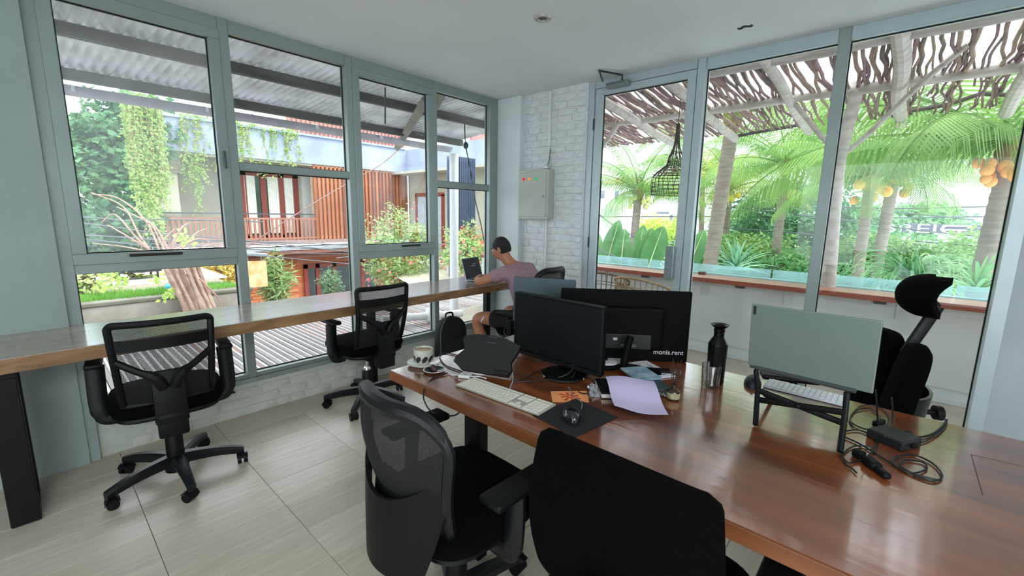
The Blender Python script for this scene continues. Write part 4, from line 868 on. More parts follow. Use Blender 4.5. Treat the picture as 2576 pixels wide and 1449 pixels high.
part('board', MB().b2((30, b.y, b.z), (30.2, a.y, a.z)), mat('sign_dark', '#58606e', .6, var=.05), sb_, world=True)
part('ledge', MB().b2((29.9, b.y, b.z-.5), (30.3, a.y-1.5, b.z-.1)), mat('sign_ledge', '#a3abb8', .6), sb_, world=True)
def text_mesh(txt, size, M, m, par, nm='lettering', ext=.01):
    cu = bpy.data.curves.new(nm, 'FONT'); cu.body = txt; cu.size = size; cu.extrude = ext; cu.align_x = 'CENTER'; cu.align_y = 'CENTER'
    o = bpy.data.objects.new(nm+'_tmp', cu); COL.objects.link(o); bpy.context.view_layer.update()
    me = bpy.data.meshes.new_from_object(o); bpy.data.objects.remove(o); me.transform(M); me.materials.clear(); me.materials.append(m)
    n = bpy.data.objects.new(nm, me); COL.objects.link(n); n.parent = par; return n
def face_m(p, right, up):   # text plane
    r = Vector(right).normalized(); u = Vector(up).normalized(); n = r.cross(u); R = Matrix((r, u, n)).transposed().to_4x4(); R.translation = p; return R
c = PX(2314, 576, 29.95)
text_mesh('BREIG', 1.0, wm(sb_).inverted() @ face_m(c, (0, -1, 0), (0, 0, 1)) @ Matrix.Diagonal((1.15, .62, 1, 1)), mat('sign_white', '#eef0f2', .5), sb_)
c2 = PX(2405, 580, 29.95)
for k, l in enumerate((1.0, .9, 1.05)): part('letter_bar', MB().rbox((c2.x, c2.y+.1*k, c2.z+.22-.2*k), (.05, l, .08), .01), MATS['sign_white'], sb_, world=True)
hl = thing('hills', 'hazy blue hills low on the horizon', 'hills', (150, 20, -3.2))
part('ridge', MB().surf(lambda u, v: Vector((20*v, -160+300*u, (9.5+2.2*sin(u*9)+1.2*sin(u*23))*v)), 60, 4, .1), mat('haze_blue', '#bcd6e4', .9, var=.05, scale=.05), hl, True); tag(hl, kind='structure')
# street cables on the terrace side
for i, (ax, ay, bx, by, x, lb) in enumerate(((1870, 495, 2100, 518, 13, 'uppermost thin cable crossing the middle pane'), (1870, 512, 1975, 532, 13.3, 'second thin cable crossing the middle pane'), (2110, 522, 2480, 520, 12.6, 'uppermost thin cable crossing the right pane'),
        (1930, 545, 2540, 545, 13.6, 'cable crossing just above the dark sign band'), (1990, 585, 2200, 600, 12.2, 'cable passing in front of the round tree'), (2110, 552, 2560, 605, 12.9, 'cable crossing in front of the lime hedge'), (1500, 535, 1570, 580, 9.0, 'cable crossing the banana leaves through the door'), (1498, 618, 1540, 642, 7.0, 'dark cable low across the banana leaves'))):
    a = PX(ax, ay, x); b = PX(bx, by, x+.2); d = b-a
    solo('utility_cable', MB().tube(bez([a-d*1.2, a, (a+b)/2-Vector((0, 0, .03)), b, b+d*1.2], 6), .014, 5), MATS['cable_dark'], lb, 'cable', smooth=True)

# ================================================================== FURNITURE
def wood_mat(name, c1, c2, rough=.22, stretch=(9, 1, 9), coat=.0, sc=1.6, mid=None, spec=.5, bump=.03):
    if name in MATS: return MATS[name]
    m = bpy.data.materials.new(name); m.use_nodes = True; MATS[name] = m; n = m.node_tree.nodes; l = m.node_tree.links; b = n['Principled BSDF']
    t = n.new('ShaderNodeTexCoord'); mp = n.new('ShaderNodeMapping'); mp.inputs['Scale'].default_value = stretch; l.new(t.outputs['Object'], mp.inputs[0])
    a = n.new('ShaderNodeTexNoise'); a.inputs['Scale'].default_value = sc; a.inputs['Detail'].default_value = 9; a.inputs['Distortion'].default_value = .6; l.new(mp.outputs[0], a.inputs['Vector'])
    r = n.new('ShaderNodeValToRGB'); r.color_ramp.elements[0].position = .3; r.color_ramp.elements[1].position = .72
    r.color_ramp.elements[0].color = (*hx(c2), 1); r.color_ramp.elements[1].color = (*hx(c1), 1)
    if mid: e = r.color_ramp.elements.new(.5); e.color = (*hx(mid), 1)
    l.new(a.outputs['Fac'], r.inputs[0]); l.new(r.outputs[0], b.inputs['Base Color'])
    b.inputs['Roughness'].default_value = rough; b.inputs['Specular IOR Level'].default_value = spec
    if coat: b.inputs['Coat Weight'].default_value = coat; b.inputs['Coat Roughness'].default_value = .11; b.inputs['Coat IOR'].default_value = 2.3
    f = n.new('ShaderNodeTexNoise'); f.inputs['Scale'].default_value = sc*3; f.inputs['Detail'].default_value = 6; l.new(mp.outputs[0], f.inputs['Vector'])
    bp = n.new('ShaderNodeBump'); bp.inputs['Strength'].default_value = bump; bp.inputs['Distance'].default_value = .01; l.new(f.outputs['Fac'], bp.inputs['Height']); l.new(bp.outputs[0], b.inputs['Normal'])
    if coat: l.new(bp.outputs[0], b.inputs['Coat Normal'])
    return m
M_BLK = mat('black_plastic', '#050708', .5, var=.1, scale=30, bump=.05, spec=.22); M_BLK2 = mat('satin_black', '#0a0e11', .4, var=.08, scale=12, spec=.35)
M_FAB = mat('black_fabric', '#040505', .92, var=.25, scale=150, bump=.4, bscale=500, spec=.06); M_CHROME = mat('chrome', '#c9ccce', .15, metal=1, var=.03)
M_STEEL = mat('black_steel', '#060808', .5, var=.1, scale=8, bump=.05, spec=.25)
M_MESH = weave_mat('black_mesh', '#060809', 140, .55)
# window counter
wc = thing('window_counter', 'long thick timber counter running below the street windows', 'counter', (.5, 3.18, .765))
M_CNT = wood_mat('counter_wood', '#b0a093', '#8c7c70', .22, (1, 9, 9), sc=1.4, mid='#a39284', spec=.7, coat=.5); M_CE = wood_mat('counter_edge', '#9a7650', '#65462c', .5, (1.2, 6, 6), sc=3)  # counter top colour greyed and lightened to carry the sky's reflection
part('counter_top', MB().rbox((.0, .0, .0375), (5.94, .585, .069), .004), M_CNT, wc)
part('front_edge', MB().rbox((.0, -.294, .035), (5.94, .008, .066), .003), M_CE, wc)
lg = MB()
part('leg', MB().rbox((-.655, -.20, -.38), (.10, .06, .76), .004).rbox((-.655, .09, -.38), (.10, .06, .76), .004).rbox((-.655, -.055, -.745), (.10, .30, .035), .004).rbox((-.655, -.055, -.02), (.10, .36, .035), .004), M_STEEL, wc)
part('leg', MB().rbox((1.43, .20, -.38), (.06, .06, .76), .004), M_STEEL, wc)
part('leg', MB().rbox((2.85, .20, -.38), (.06, .06, .76), .004), M_STEEL, wc)
# large table
tb = thing('large_table', 'large glossy reddish-brown timber table in the foreground', 'table', (1.61, .2, 0))
M_TT = wood_mat('table_wood', '#945029', '#532a14', .3, (8, .9, 8), coat=.9, sc=1.25, mid='#7d3f1b', bump=.05)
M_TE = wood_mat('table_edge', '#85502f', '#573019', .4, (6, .8, 6), sc=2)
bw_ = 1.10/5
for k in range(5):
    part('plank', MB().rbox((-.55+bw_*(k+.5), 0, .758), (bw_-.0001, 3.0, .044), .0003, 1), M_TT, tb)
part('edge_band', MB().rbox((-.553, 0, .757), (.008, 3.0, .043), .002).rbox((.553, 0, .757), (.008, 3.0, .043), .002).rbox((0, 1.503, .757), (1.10, .008, .043), .002), M_TE, tb)
ja, jb, jc = onz(2443, 1143, .7805), onz(2590, 1176, .7805), onz(2472, 1245, .7805)
for p_, q_ in ((ja, jb), (ja, jc)): part('inlay_line', MB().tube([p_-Vector((0, 0, .001)), q_-Vector((0, 0, .001))], .0014, 5), mat('seam_dark', '#4d2b1a', .6), tb, world=True)
for (x_, y_) in ((-.42, 1.06), (.42, 1.15), (-.42, -1.3), (.42, -1.3)):
    part('leg', MB().rbox((x_, y_, .368), (.055, .09, .736), .004), M_STEEL, tb)
part('under_frame', MB().rbox((0, 1.10, .72), (.9, .05, .03), .003).rbox((0, -1.3, .72), (.9, .05, .03), .003), M_STEEL, tb)

# ------------------------------------------------------------------ office chairs
def superq(a, n): c, s = cos(a), sin(a); return (abs(c)**(2/n))*(1 if c >= 0 else -1), (abs(s)**(2/n))*(1 if s >= 0 else -1)
def cushion(mb, c, w_, d_, h, n=4, M=None, rx=0):
    prof = [(0, -.5), (.80, -.5), (.95, -.38), (1, -.05), (.985, .25), (.9, .42), (.6, .5), (0, .5)]
    vs = []; fs = []; seg = 40
    for (r, z) in prof:
        for j in range(seg):
            x, y = superq(2*pi*j/seg, n); vs.append((x*w_/2*max(r, .001), y*d_/2*max(r, .001), z*h))
    for i in range(len(prof)-1):
        for j in range(seg): a0 = i*seg+j; a1 = i*seg+(j+1) % seg; fs.append((a0, a1, a1+seg, a0+seg))
    R = Matrix.Translation(c) @ Matrix.Rotation(rx, 4, 'X')
    return mb.add(vs, fs, M @ R if M else R)
def star_base(t, rot=0, R=.325, arm_m=None):
    m = arm_m or M_BLK2
    part('base_hub', MB().lathe([(0, .05), (.055, .05), (.058, .12), (.042, .14), (.040, .27), (.035, .28), (0, .28)], seg=24), M_BLK, t, True)
    for k in range(5):
        a = rot+2*pi*k/5; mb = MB(); N = 8; vs = []
        for i in range(N+1):
            u = i/N; r = .03+(R-.03)*u; z = .135-.045*u**2.2; w_ = .036*(1-.42*u); h = .052*(1-.35*u)
            vs += [(r, -w_, z-.006), (r, -w_*.55, z+.008), (r, w_*.55, z+.008), (r, w_, z-.006), (r, w_*.7, z-h), (r, -w_*.7, z-h)]
        fs = [(i*6+j, i*6+(j+1) % 6, (i+1)*6+(j+1) % 6, (i+1)*6+j) for i in range(N) for j in range(6)]+[tuple(range(6)), tuple(N*6+j for j in reversed(range(6)))]
        mb.add(vs, fs, Matrix.Rotation(a, 4, 'Z')); lg = part('base_leg', mb, m, t, True)
        cs = MB(); M_ = Matrix.Rotation(a, 4, 'Z') @ Matrix.Translation((R-.012, 0, 0)) @ Matrix.Rotation(.8+k, 4, 'Z')
        cs.tube([(0, 0, .05), (0, 0, .075)], .010, 8) 
        cs.v = [tuple(M_ @ Vector(v)) for v in cs.v]
        for s in (-1, 1): cs.add(*(lambda q: (q.v, q.f))(MB().tube([(.012, s*.006, .0265), (.012, s*.026, .0265)], .0262, 18)), M=M_)
        cs.add(*(lambda q: (q.v, q.f))(MB().surf(lambda u, v: Vector((.012+.029*cos(pi*u*.9+.4), (v-.5)*.056, .0285+.029*sin(pi*u*.9+.4))), 9, 2, .003)), M=M_)
        part('caster', cs, M_BLK, lg, True)
    part('gas_column', MB().cyl((0, 0, .22), (0, 0, .40), .0145, seg=16), M_CHROME, t, True)
    part('column_sleeve', MB().lathe([(.030, .27), (.032, .285), (.026, .30), (.022, .30)], seg=20), M_CHROME, t, True)
def arm(t, s, w_=.28, h=.655, style=0, y0=.0):
    pts = [(s*(w_-.09), y0, .425), (s*(w_-.02), y0, .43), (s*(w_), y0, .47), (s*(w_+.004), y0+.005, .56), (s*(w_), y0+.01, h-.01)]
    a = part('arm_post', MB().tube(bez(pts, 4), [.018]*8+[.021]*9, 10, flat=1.9), M_BLK2, t, True)
    part('arm_pad', MB().rbox((s*w_, y0+.03, h+.008), (.092 if style else .068, .275 if style else .235, .028), .012, 3, rx=.0), M_BLK, a, True)
def task_chair(label, loc, rz, seat_h=.475, arms=(-1, 1), base_rot=.3, style=0, low=0, arm_w=.28, arm_h=.655, back_h=None, back_w=None, cover=.55):
    t = thing('office_chair', label, 'chair', loc, rz)
    star_base(t, base_rot)
    dz = seat_h-.475
    sm = MB(); cushion(sm, (0, .02, seat_h), .50, .49, .085, 4); part('seat', sm, M_FAB, t, True)
    part('seat_shell', cushion(MB(), (0, .01, seat_h-.045), .47, .46, .04, 4), M_BLK, t, True)
    part('tilt_mechanism', MB().rbox((0, -.02, seat_h-.085), (.14, .24, .06), .012), M_BLK, t, True)
    part('lever', MB().tube([(.05, .02, seat_h-.08), (.27, .03, seat_h-.085)], .007, 8).rbox((.285, .03, seat_h-.086), (.06, .025, .012), .005), M_BLK, t, True)
    z0 = seat_h+.03; H = back_h or .45; W = back_w or .44; yb = -.215; lean = .07; cv = .045 if style == 0 else .085; cr = .025 if style == 0 else .13
    def bp(x, v): return Vector((x, yb-lean*v-(.03*sin(pi*v*.9) if style == 0 else .045*sin(pi*v))+cv*(x/(W/2))**2, z0+H*v))
    def Wv(v): return W/2*(.90+.10*v) if style == 0 else W/2*(.80+.26*sin(min(1, v*1.15)*pi/2)-.02*v)
    per = []
    top = []; 
    for k in range(13): v = k/12*(1-cr/H); per.append(bp(-Wv(v), v))
    for k in range(1, 7): a = k/7*pi/2; x = -(Wv(1)-cr)-cr*cos(a); per.append(bp(x, 1-cr/H+cr/H*sin(a)))
    for k in range(9): per.append(bp(-(Wv(1)-cr)*(1-k/4), 1))
    o_ = [Vector((-p.x, p.y, p.z)) for p in reversed(per[:19])]; per += o_
    fr = MB().tube(per+[bp(0, 0)*.5+per[-1]*.5, per[0]*.5+bp(0, 0)*.5, per[0]], [.016 if style == 0 else .018]*(len(per)+3), 8, cap=False)
    if style == 0: fr.tube([p for p in per if p.z > z0+H*.97], .017, 8)
    else: tp_ = [p for p in per if p.z > z0+H*.80]; fr.tube(tp_, [.016+.011*sin(pi*k/(len(tp_)-1))**.5 for k in range(len(tp_))], 10)
    bf = part('back_frame', fr, M_BLK2 if style else M_BLK, t, True)
    def ms(u, v): 
        x = (u-.5)*2*(Wv(v)-.006); 
        if v > 1-cr/H: q = (v-(1-cr/H))/(cr/H); lim = Wv(1)-cr+cr*sqrt(max(0, 1-q*q)); x = (u-.5)*2*(lim-.006)
        return bp(x, v)
    part('back_mesh', MB().surf(ms, 17, 21, .0), M_MESH if style == 0 else weave_mat('dense_black_mesh', '#040506', 130, .93), t, True)
    if style == 0:
        part('back_band', MB().surf(lambda u, v: bp((u-.5)*2*(Wv(.78)-.005), .70+.13*v)+Vector((0, -.004, 0)), 17, 3, .006), M_BLK, t, True)
    if style: part('lumbar_shell', MB().surf(lambda u, v: (lambda x, zz: Vector((x, yb-.045-.02*(1-(zz-.40)/.4)-.03*cos((u-.5)*2.6)+cv*(x/(W/2))**2, zz)))((u-.5)*2*(W/2)*(.96-.30*v**1.8), (z0+H*(.30+.30*(abs(u-.5)*2)**2))*(1-v)+.41*v), 17, 12, .012), M_BLK, t, True)
    # Y-shaped rear support and spine
    q = MB()
    for s in (-1, 1): q.tube(bez([bp(s*Wv(.55)*.97, .58), bp(s*Wv(.5)*.62, .47)+Vector((0, -.012, 0)), bp(s*.05, .36)+Vector((0, -.026, 0)), bp(s*.02, .22)+Vector((0, -.03, 0))], 5), [.014]*8+[.02]*8, 8, flat=1.3)
    if style: q = MB()
    q.rbox((0, yb-.052, z0+.045), (.135, .035, .27), .008, 2, rx=-.10)
    q.rbox((0, yb-.035, z0-.10), (.125, .09, .13), .012, 2)
    part('spine_support', q, M_BLK, t, True)
    for s in arms: arm(t, s, arm_w, arm_h+dz, style)
    return t
task_chair('black mesh-back office chair nearest the left wall, facing the window counter', (.425, 2.915, 0), radians(-7), .50, base_rot=radians(61), back_h=.43, back_w=.40, arm_w=.275, arm_h=.70)
task_chair('black mesh-back office chair in the middle of the window counter', (1.68, 3.03, 0), radians(2), .50, base_rot=radians(4), back_h=.44, back_w=.42, arm_w=.27, arm_h=.68)
task_chair('black office chair in which the man in the pink shirt sits', (3.03, 2.50, 0), radians(3), .455, base_rot=.5, style=1, back_h=.55, arm_h=.65)
task_chair('black curved-back mesh office chair at the left end of the large table', (.93, 1.09, 0), radians(-92), .50, base_rot=.2, style=1, back_h=.415, back_w=.46, arm_w=.285, arm_h=.63)
# padded chair, nearest the camera
t = thing('office_chair', 'large black fabric-backed office chair nearest the camera, pushed to the table', 'chair', (1.07, .425, 0), radians(-90))
star_base(t, .1); part('seat', cushion(MB(), (0, .02, .46), .50, .49, .085, 4), M_FAB, t, True); part('tilt_mechanism', MB().rbox((0, -.02, .38), (.14, .24, .06), .012), M_BLK, t, True)
def pb(u, v, off=0):
    vv = v; w2 = .238+.018*sin(pi*min(1, vv*1.1))-.006*vv; cr = .10; x = (u-.5)*2
    if vv > 1-cr: q = (vv-(1-cr))/cr; w2 = w2-.035*(1-sqrt(max(0, 1-q*q*.999)))
    if vv < .15: w2 -= .07*(1-vv/.15)**2
    return Vector((x*w2, -.205-.05*vv-.035*sin(pi*vv)+.035*x*x+off, .46+.50*vv))
part('backrest', MB().surf(lambda u, v: pb(u, v), 25, 25, .045), M_FAB, t, True)
part('spine_support', MB().rbox((0, -.30, .50), (.10, .05, .36), .02, 3).rbox((0, -.2, .40), (.10, .22, .05), .02, 3), M_BLK, t, True)
for s in (-1, 1): arm(t, s, .30, .63, 1, .04)
# ergonomic chair with a headrest, across the table
t = thing('office_chair', 'black ergonomic office chair with a headrest on the far side of the large table', 'chair', (2.44, .23, 0), radians(24))
star_base(t, .4); part('seat', cushion(MB(), (0, .04, .49), .50, .48, .09, 4), M_FAB, t, True); part('tilt_mechanism', MB().rbox((0, -.02, .41), (.16, .26, .07), .015), M_BLK, t, True)
for s in (-1, 1):
    m = MB(); cushion(m, (0, 0, 0), .23, .42, .085, 3.0); M_ = Matrix.Translation((s*.13, -.27, .79)) @ Matrix.Rotation(s*.28, 4, 'Z') @ Matrix.Rotation(pi/2+.16, 4, 'X')
    m.v = [tuple(M_ @ Vector(v)) for v in m.v]; part('back_pad', m, M_FAB, t, True)
def hrs(u, v):
    th = radians(-62+140*v); x = (u-.5)*2; w_ = .118*(1-.5*abs(2*v-1)**3); R = .066+.010*sin(pi*v)
    return Vector((x*w_, -.375+R*1.15*cos(th)-.05*x*x, 1.18+R*sin(th)))
part('headrest', MB().surf(hrs, 15, 17, .028), M_FAB, t, True)
hp_ = part('headrest_post', MB().tube([(0, -.32, .92), (0, -.405, 1.14)], .016, 8, flat=1.6).tube([(0, -.405, 1.14), (0, -.37, 1.175), (0, -.315, 1.19)], .013, 8), M_BLK2, t, True)
part('height_scale', MB().rbox((0, -.385, 1.06), (.012, .006, .10), .002, rx=.36), mat('scale_grey', '#394147', .4), hp_)
part('spine_support', MB().rbox((0, -.335, .74), (.09, .045, .46), .02, 3, rx=.08).rbox((0, -.26, .47), (.10, .20, .07), .02, 3), M_BLK, t, True)
part('lumbar_basket', MB().surf(lambda u, v: Vector((.25*sin((u-.5)*2.6), -.20-.17*cos((u-.5)*2.6)-.03*v, .55+.24*v)), 20, 6, .012), M_BLK2, t, True)
part('tilt_knob', MB().tube([(.0, -.38, .66), (.0, -.46, .66)], .012, 10).tube([(0, -.46, .66), (0, -.485, .66)], .032, 18), M_BLK, t, True)
for s in (-1, 1): arm(t, s, .30, .64, 1, .0)
# backpack
bk = thing('backpack', 'black backpack with grey piping standing on the floor below the fourth window', 'backpack', (2.73, 3.26, 0), radians(-8))
def bpk(a, v):
    w_ = .165*(1 if v < .6 else sqrt(max(0, 1-((v-.6)/.4)**2.4))*1.0); d_ = .10*(1-.25*v) if v < .6 else .085*sqrt(max(0, 1-((v-.6)/.4)**2.6))
    x, y = superq(a, 3.2); return Vector((x*max(w_, .002), y*max(d_, .002), .005+.50*v))
part('body', MB().surf(lambda u, v: bpk(2*pi*u, v), 33, 20), mat('backpack_cloth', '#06080a', .8, var=.2, scale=80, bump=.3, bscale=300), bk, True)
part('zip_piping', MB().tube([bpk(-pi/2-1.12+0*k, k/20)+Vector((0, -.008, 0)) for k in range(2, 20)], .006, 6).tube([bpk(pi*.80, k/20) for k in range(2, 20)], .005, 6), mat('grey_piping', '#565d66', .5), bk, True)
part('front_pocket', MB().surf(lambda u, v: Vector((.12*(u*2-1), -.098-.022*sin(pi*u)**.5*sin(pi*min(1, v*1.1))**.5, .03+.27*v)), 14, 12, .01), MATS['backpack_cloth'], bk, True)
part('top_handle', MB().tube(bez([(-.045, .03, .49), (-.03, .03, .525), (.03, .03, .525), (.045, .03, .49)], 5), .009, 6), M_BLK, bk, True)
part('shoulder_strap', MB().tube(bez([(-.08, .09, .45), (-.10, .125, .30), (-.11, .10, .08)], 5), .018, 6, flat=.4).tube(bez([(.08, .09, .45), (.10, .125, .30), (.11, .10, .08)], 5), .018, 6, flat=.4), M_BLK, bk, True)

# ================================================================== THE MAN AT THE COUNTER
def skin(name, V, E, par, m, sub=2, root=0, world=True):
    me = bpy.data.meshes.new(name+'_s'); me.from_pydata([v[:3] for v in V], E, []); o = bpy.data.objects.new(name+'_s', me); COL.objects.link(o)
    md = o.modifiers.new('s', 'SKIN'); md.use_smooth_shade = True
    for i, v in enumerate(V):
        r = v[3]; me.skin_vertices[0].data[i].radius = (r, v[4] if len(v) > 4 else r)
    me.skin_vertices[0].data[root].use_root = True
    s = o.modifiers.new('u', 'SUBSURF'); s.levels = sub; s.render_levels = sub
    dg = bpy.context.evaluated_depsgraph_get(); n = bpy.data.meshes.new_from_object(o.evaluated_get(dg)); bpy.data.objects.remove(o)
    n.materials.clear(); n.materials.append(m)
    for p in n.polygons: p.use_smooth = True
    if par is not None: n.transform(wm(par).inverted())
    q = bpy.data.objects.new(name, n); COL.objects.link(q); q.parent = par; return q
M_SKIN = mat('skin', '#b5795a', .55, var=.06, scale=25, sss=.08, bump=.05); M_SHIRT = mat('dusty_pink_cotton', '#a07f8c', .9, var=.12, scale=60, bump=.5, bscale=18)
M_SHORT = mat('black_shorts', '#0a0b0d', .85, var=.2, scale=40, bump=.3, bscale=20); M_HAIR = mat('black_hair', '#070708', .6, var=.3, scale=90, bump=.6, bscale=200)
mn = thing('person', 'man in a dusty pink t-shirt and black shorts leaning over a small laptop', 'person', (3.02, 2.52, 0))
J = dict(pel=(3.02, 2.46, .55), ab=(3.03, 2.50, .68), ch=(3.04, 2.57, .83), uc=(3.05, 2.65, .95), nb=(3.04, 2.73, 1.03), nk=(3.02, 2.78, 1.08), hd=(3.00, 2.83, 1.15), hm=(3.0, 2.835, 1.195), ht=(3.0, 2.82, 1.255))
V = [(*J['pel'], .13, .11), (*J['ab'], .125, .10), (*J['ch'], .14, .105), (*J['uc'], .13, .09), (*J['nb'], .062), (*J['nk'], .054), (*J['hd'], .066, .072), (*J['hm'], .074, .086), (*J['ht'], .058, .066)]
E = [(i, i+1) for i in range(8)]
def chain(root, pts): 
    k = root
    for p in pts: V.append(p); E.append((k, len(V)-1)); k = len(V)-1
    return k
kL = chain(3, [(2.90, 2.66, .985, .058), (2.835, 2.71, .965, .052), (2.77, 2.80, .91, .044), (2.735, 2.87, .882, .041), (2.78, 2.93, .885, .040), (2.87, 3.02, .885, .034), (2.945, 3.085, .888, .026), (2.99, 3.115, .890, .032, .016), (3.025, 3.135, .888, .030, .013)])
kR = chain(3, [(3.20, 2.66, .985, .058), (3.26, 2.72, .955, .052), (3.30, 2.82, .90, .044), (3.31, 2.90, .882, .041), (3.28, 2.98, .885, .038), (3.20, 3.06, .885, .031), (3.13, 3.10, .888, .025), (3.09, 3.12, .890, .032, .016), (3.06, 3.135, .888, .030, .013)])
fk_ = (chain(0, [(2.92, 2.56, .53, .088), (2.86, 2.72, .535, .078), (2.815, 2.90, .535, .066), (2.80, 2.965, .515, .062), (2.805, 2.955, .44, .052), (2.835, 2.92, .32, .055), (2.86, 2.90, .20, .040), (2.87, 2.90, .10, .032), (2.86, 2.93, .045, .034), (2.845, 3.02, .03, .034, .02)]),
       chain(0, [(3.12, 2.56, .53, .088), (3.18, 2.72, .535, .078), (3.22, 2.90, .535, .066), (3.235, 2.965, .515, .062), (3.235, 2.955, .44, .052), (3.22, 2.93, .32, .055), (3.21, 2.92, .20, .040), (3.205, 2.92, .10, .032), (3.21, 2.95, .045, .034), (3.22, 3.04, .03, .034, .02)]))
def fingers(k, c, d, s):   # c: knuckle centre, d: pointing direction, s: sideways
    d = Vector(d).normalized(); s = Vector(s).normalized(); c = Vector(c)
    for i, (o_, l) in enumerate(((-.030, .050), (-.010, .062), (.010, .066), (.028, .060))):
        b = c+s*o_; chain(k, [(*(b+d*.012), .0095), (*(b+d*l*.5+Vector((0, 0, .006))), .0085), (*(b+d*l*.85-Vector((0, 0, .004))), .0078), (*(b+d*l-Vector((0, 0, .014))), .007)])
    t0 = c-d*.05+s*.032; chain(k-1, [(*(t0+s*.012), .011), (*(t0+s*.028+d*.022), .0095), (*(t0+s*.030+d*.045-Vector((0, 0, .008))), .008)])
fingers(kL, (3.03, 3.137, .888), (.85, .45, 0), (.35, -.75, 0)); fingers(kR, (3.055, 3.137, .888), (-.8, .5, 0), (-.4, -.75, 0))
skin('body', V, E, mn, M_SKIN, 2)
# face: nose, ears, eyes, mouth on the front (+y, looking down towards the laptop)
F = Matrix.Translation((3.0, 2.838, 1.185)) @ Matrix.Rotation(radians(22), 4, 'Z') @ Matrix.Rotation(radians(-22), 4, 'X')
def fp(name, mb, m, sm=True): mb.v = [tuple(F @ Vector(v)) for v in mb.v]; return part(name, mb, m, mn, sm, world=True)
fp('face', MB().ball((0, .028, -.018), .068, 20, 14, (.90, .88, 1.28)), M_SKIN)
fp('nose', MB().add([(-.016, .080, -.03), (.016, .080, -.03), (0, .108, -.030), (0, .084, .018), (0, .08, -.042)], [(0, 2, 3), (2, 1, 3), (0, 4, 2), (4, 1, 2)]), M_SKIN)
for s in (-1, 1):
    fp('ear', MB().ball((s*.070, -.005, -.008), .028, 14, 8, (.38, .72, 1.1)), M_SKIN)
    fp('eye', MB().ball((s*.028, .077, .008), .011, 10, 6), mat('eye_white', '#e4ddd6', .3)); fp('eyebrow', MB().tube([(s*.014, .088, .026), (s*.030, .088, .031), (s*.046, .078, .027)], .004, 5), M_HAIR)
fp('mouth', MB().tube([(-.02, .082, -.058), (0, .090, -.056), (.02, .082, -.058)], .0045, 6), mat('lips', '#95594d', .5))
g_ = MB()
for s in (-1, 1): g_.tube([(s*.031+.022*cos(a*pi/8), .094, .006+.018*sin(a*pi/8)) for a in range(17)], .0014, 4, cap=False); g_.tube([(s*.053, .092, .010), (s*.066, .05, .012), (s*.070, -.008, .008)], .0014, 4)
g_.tube([(-.009, .094, .008), (.009, .094, .008)], .0014, 4); fp('glasses', g_, mat('glasses_wire', '#8f9799', .3, metal=.8))
hm = MB()
def hr(u, v):
    a = 2*pi*u; th = v*pi*.72; r = .0835+.004*noise.noise(Vector((cos(a)*3, sin(a)*3, v*5)))
    if sin(a) > 0: th *= (1-.48*sin(a)**.6*(1))
    return Vector((r*.94*sin(th)*cos(a), -.008+r*1.10*sin(th)*sin(a), .008+r*1.20*cos(th)))
fp('hair', MB().surf(hr, 37, 16, -.010), M_HAIR)
V = [(3.02, 2.44, .54, .165, .135), (3.03, 2.47, .66, .165, .13), (3.04, 2.54, .80, .175, .13), (3.045, 2.62, .92, .165, .115), (3.04, 2.70, 1.005, .10, .08), (3.03, 2.735, 1.035, .066, .064)]
E = [(i, i+1) for i in range(5)]
chain(3, [(2.90, 2.655, .98, .082), (2.835, 2.71, .96, .072), (2.785, 2.78, .925, .066)]); chain(3, [(3.20, 2.655, .98, .082), (3.26, 2.72, .95, .072), (3.29, 2.79, .915, .066)])
skin('t_shirt', V, E, mn, M_SHIRT, 2)
V = [(3.02, 2.46, .53, .155, .125), (2.93, 2.56, .53, .112), (2.87, 2.70, .535, .103), (2.83, 2.83, .54, .096), (3.11, 2.56, .53, .112), (3.17, 2.70, .535, .103), (3.21, 2.83, .54, .096)]
sh_ = skin('shorts', V, [(0, 1), (1, 2), (2, 3), (0, 4), (4, 5), (5, 6)], mn, M_SHORT, 2)
for (a, b, c) in (((2.745, 2.80, .575), (2.738, 2.815, .545), (2.742, 2.845, .505)),): o = part('curved_tick_mark', MB().tube(bez([a, b, c], 4), [.003, .004, .006, .008, .009, .008, .006, .004, .002], 6), mat('white_print', '#e8e8ea', .6), mn, world=True)
for s, x_ in ((-1, 2.845), (1, 3.22)): part('shoe', cushion(MB(), (x_, 2.99, .035), .10, .27, .065, 2.6), mat('shoe_dark', '#2b2c30', .7, var=.15), mn, True, world=True)
# laptop he works on
lp = thing('small_laptop', 'small open black-screened laptop on the window counter in front of the man', 'laptop', (3.06, 3.19, .8365), radians(14))
part('keyboard_deck', MB().rbox((0, -.04, .012), (.31, .21, .014), .004), mat('laptop_silver', '#9aa0a6', .35, metal=.6), lp)
sc_ = part('lid', MB().rbox((0, .095, .12), (.31, .008, .215), .004, rx=-.28), MATS['laptop_silver'], lp)
part('screen', MB().rbox((0, .0885, .121), (.298, .002, .200), .001, rx=-.28), mat('dark_screen', '#17101c', .15, var=.2, scale=12), sc_)
for k in range(5): part('screen_text_line', MB().rbox((.02-.012*k, .091+.0056*k-.006, .145-.018*k+.014), (.06+.02*((k*7) % 3), .001, .003), .0004, 1, rx=-.28), mat('screen_text', '#a99cae', .4, emit=('#a99cae', .3)), sc_) 

# ================================================================== THINGS ON THE LARGE TABLE
TZ = .7802
def T(px, py, z=TZ): return onz(px, py, z)
M_SCR = mat('monitor_black', '#0a1113', .4, var=.05, scale=2, spec=.25); M_MBK = mat('monitor_back', '#020303', .65, var=.1, scale=10, spec=.12)
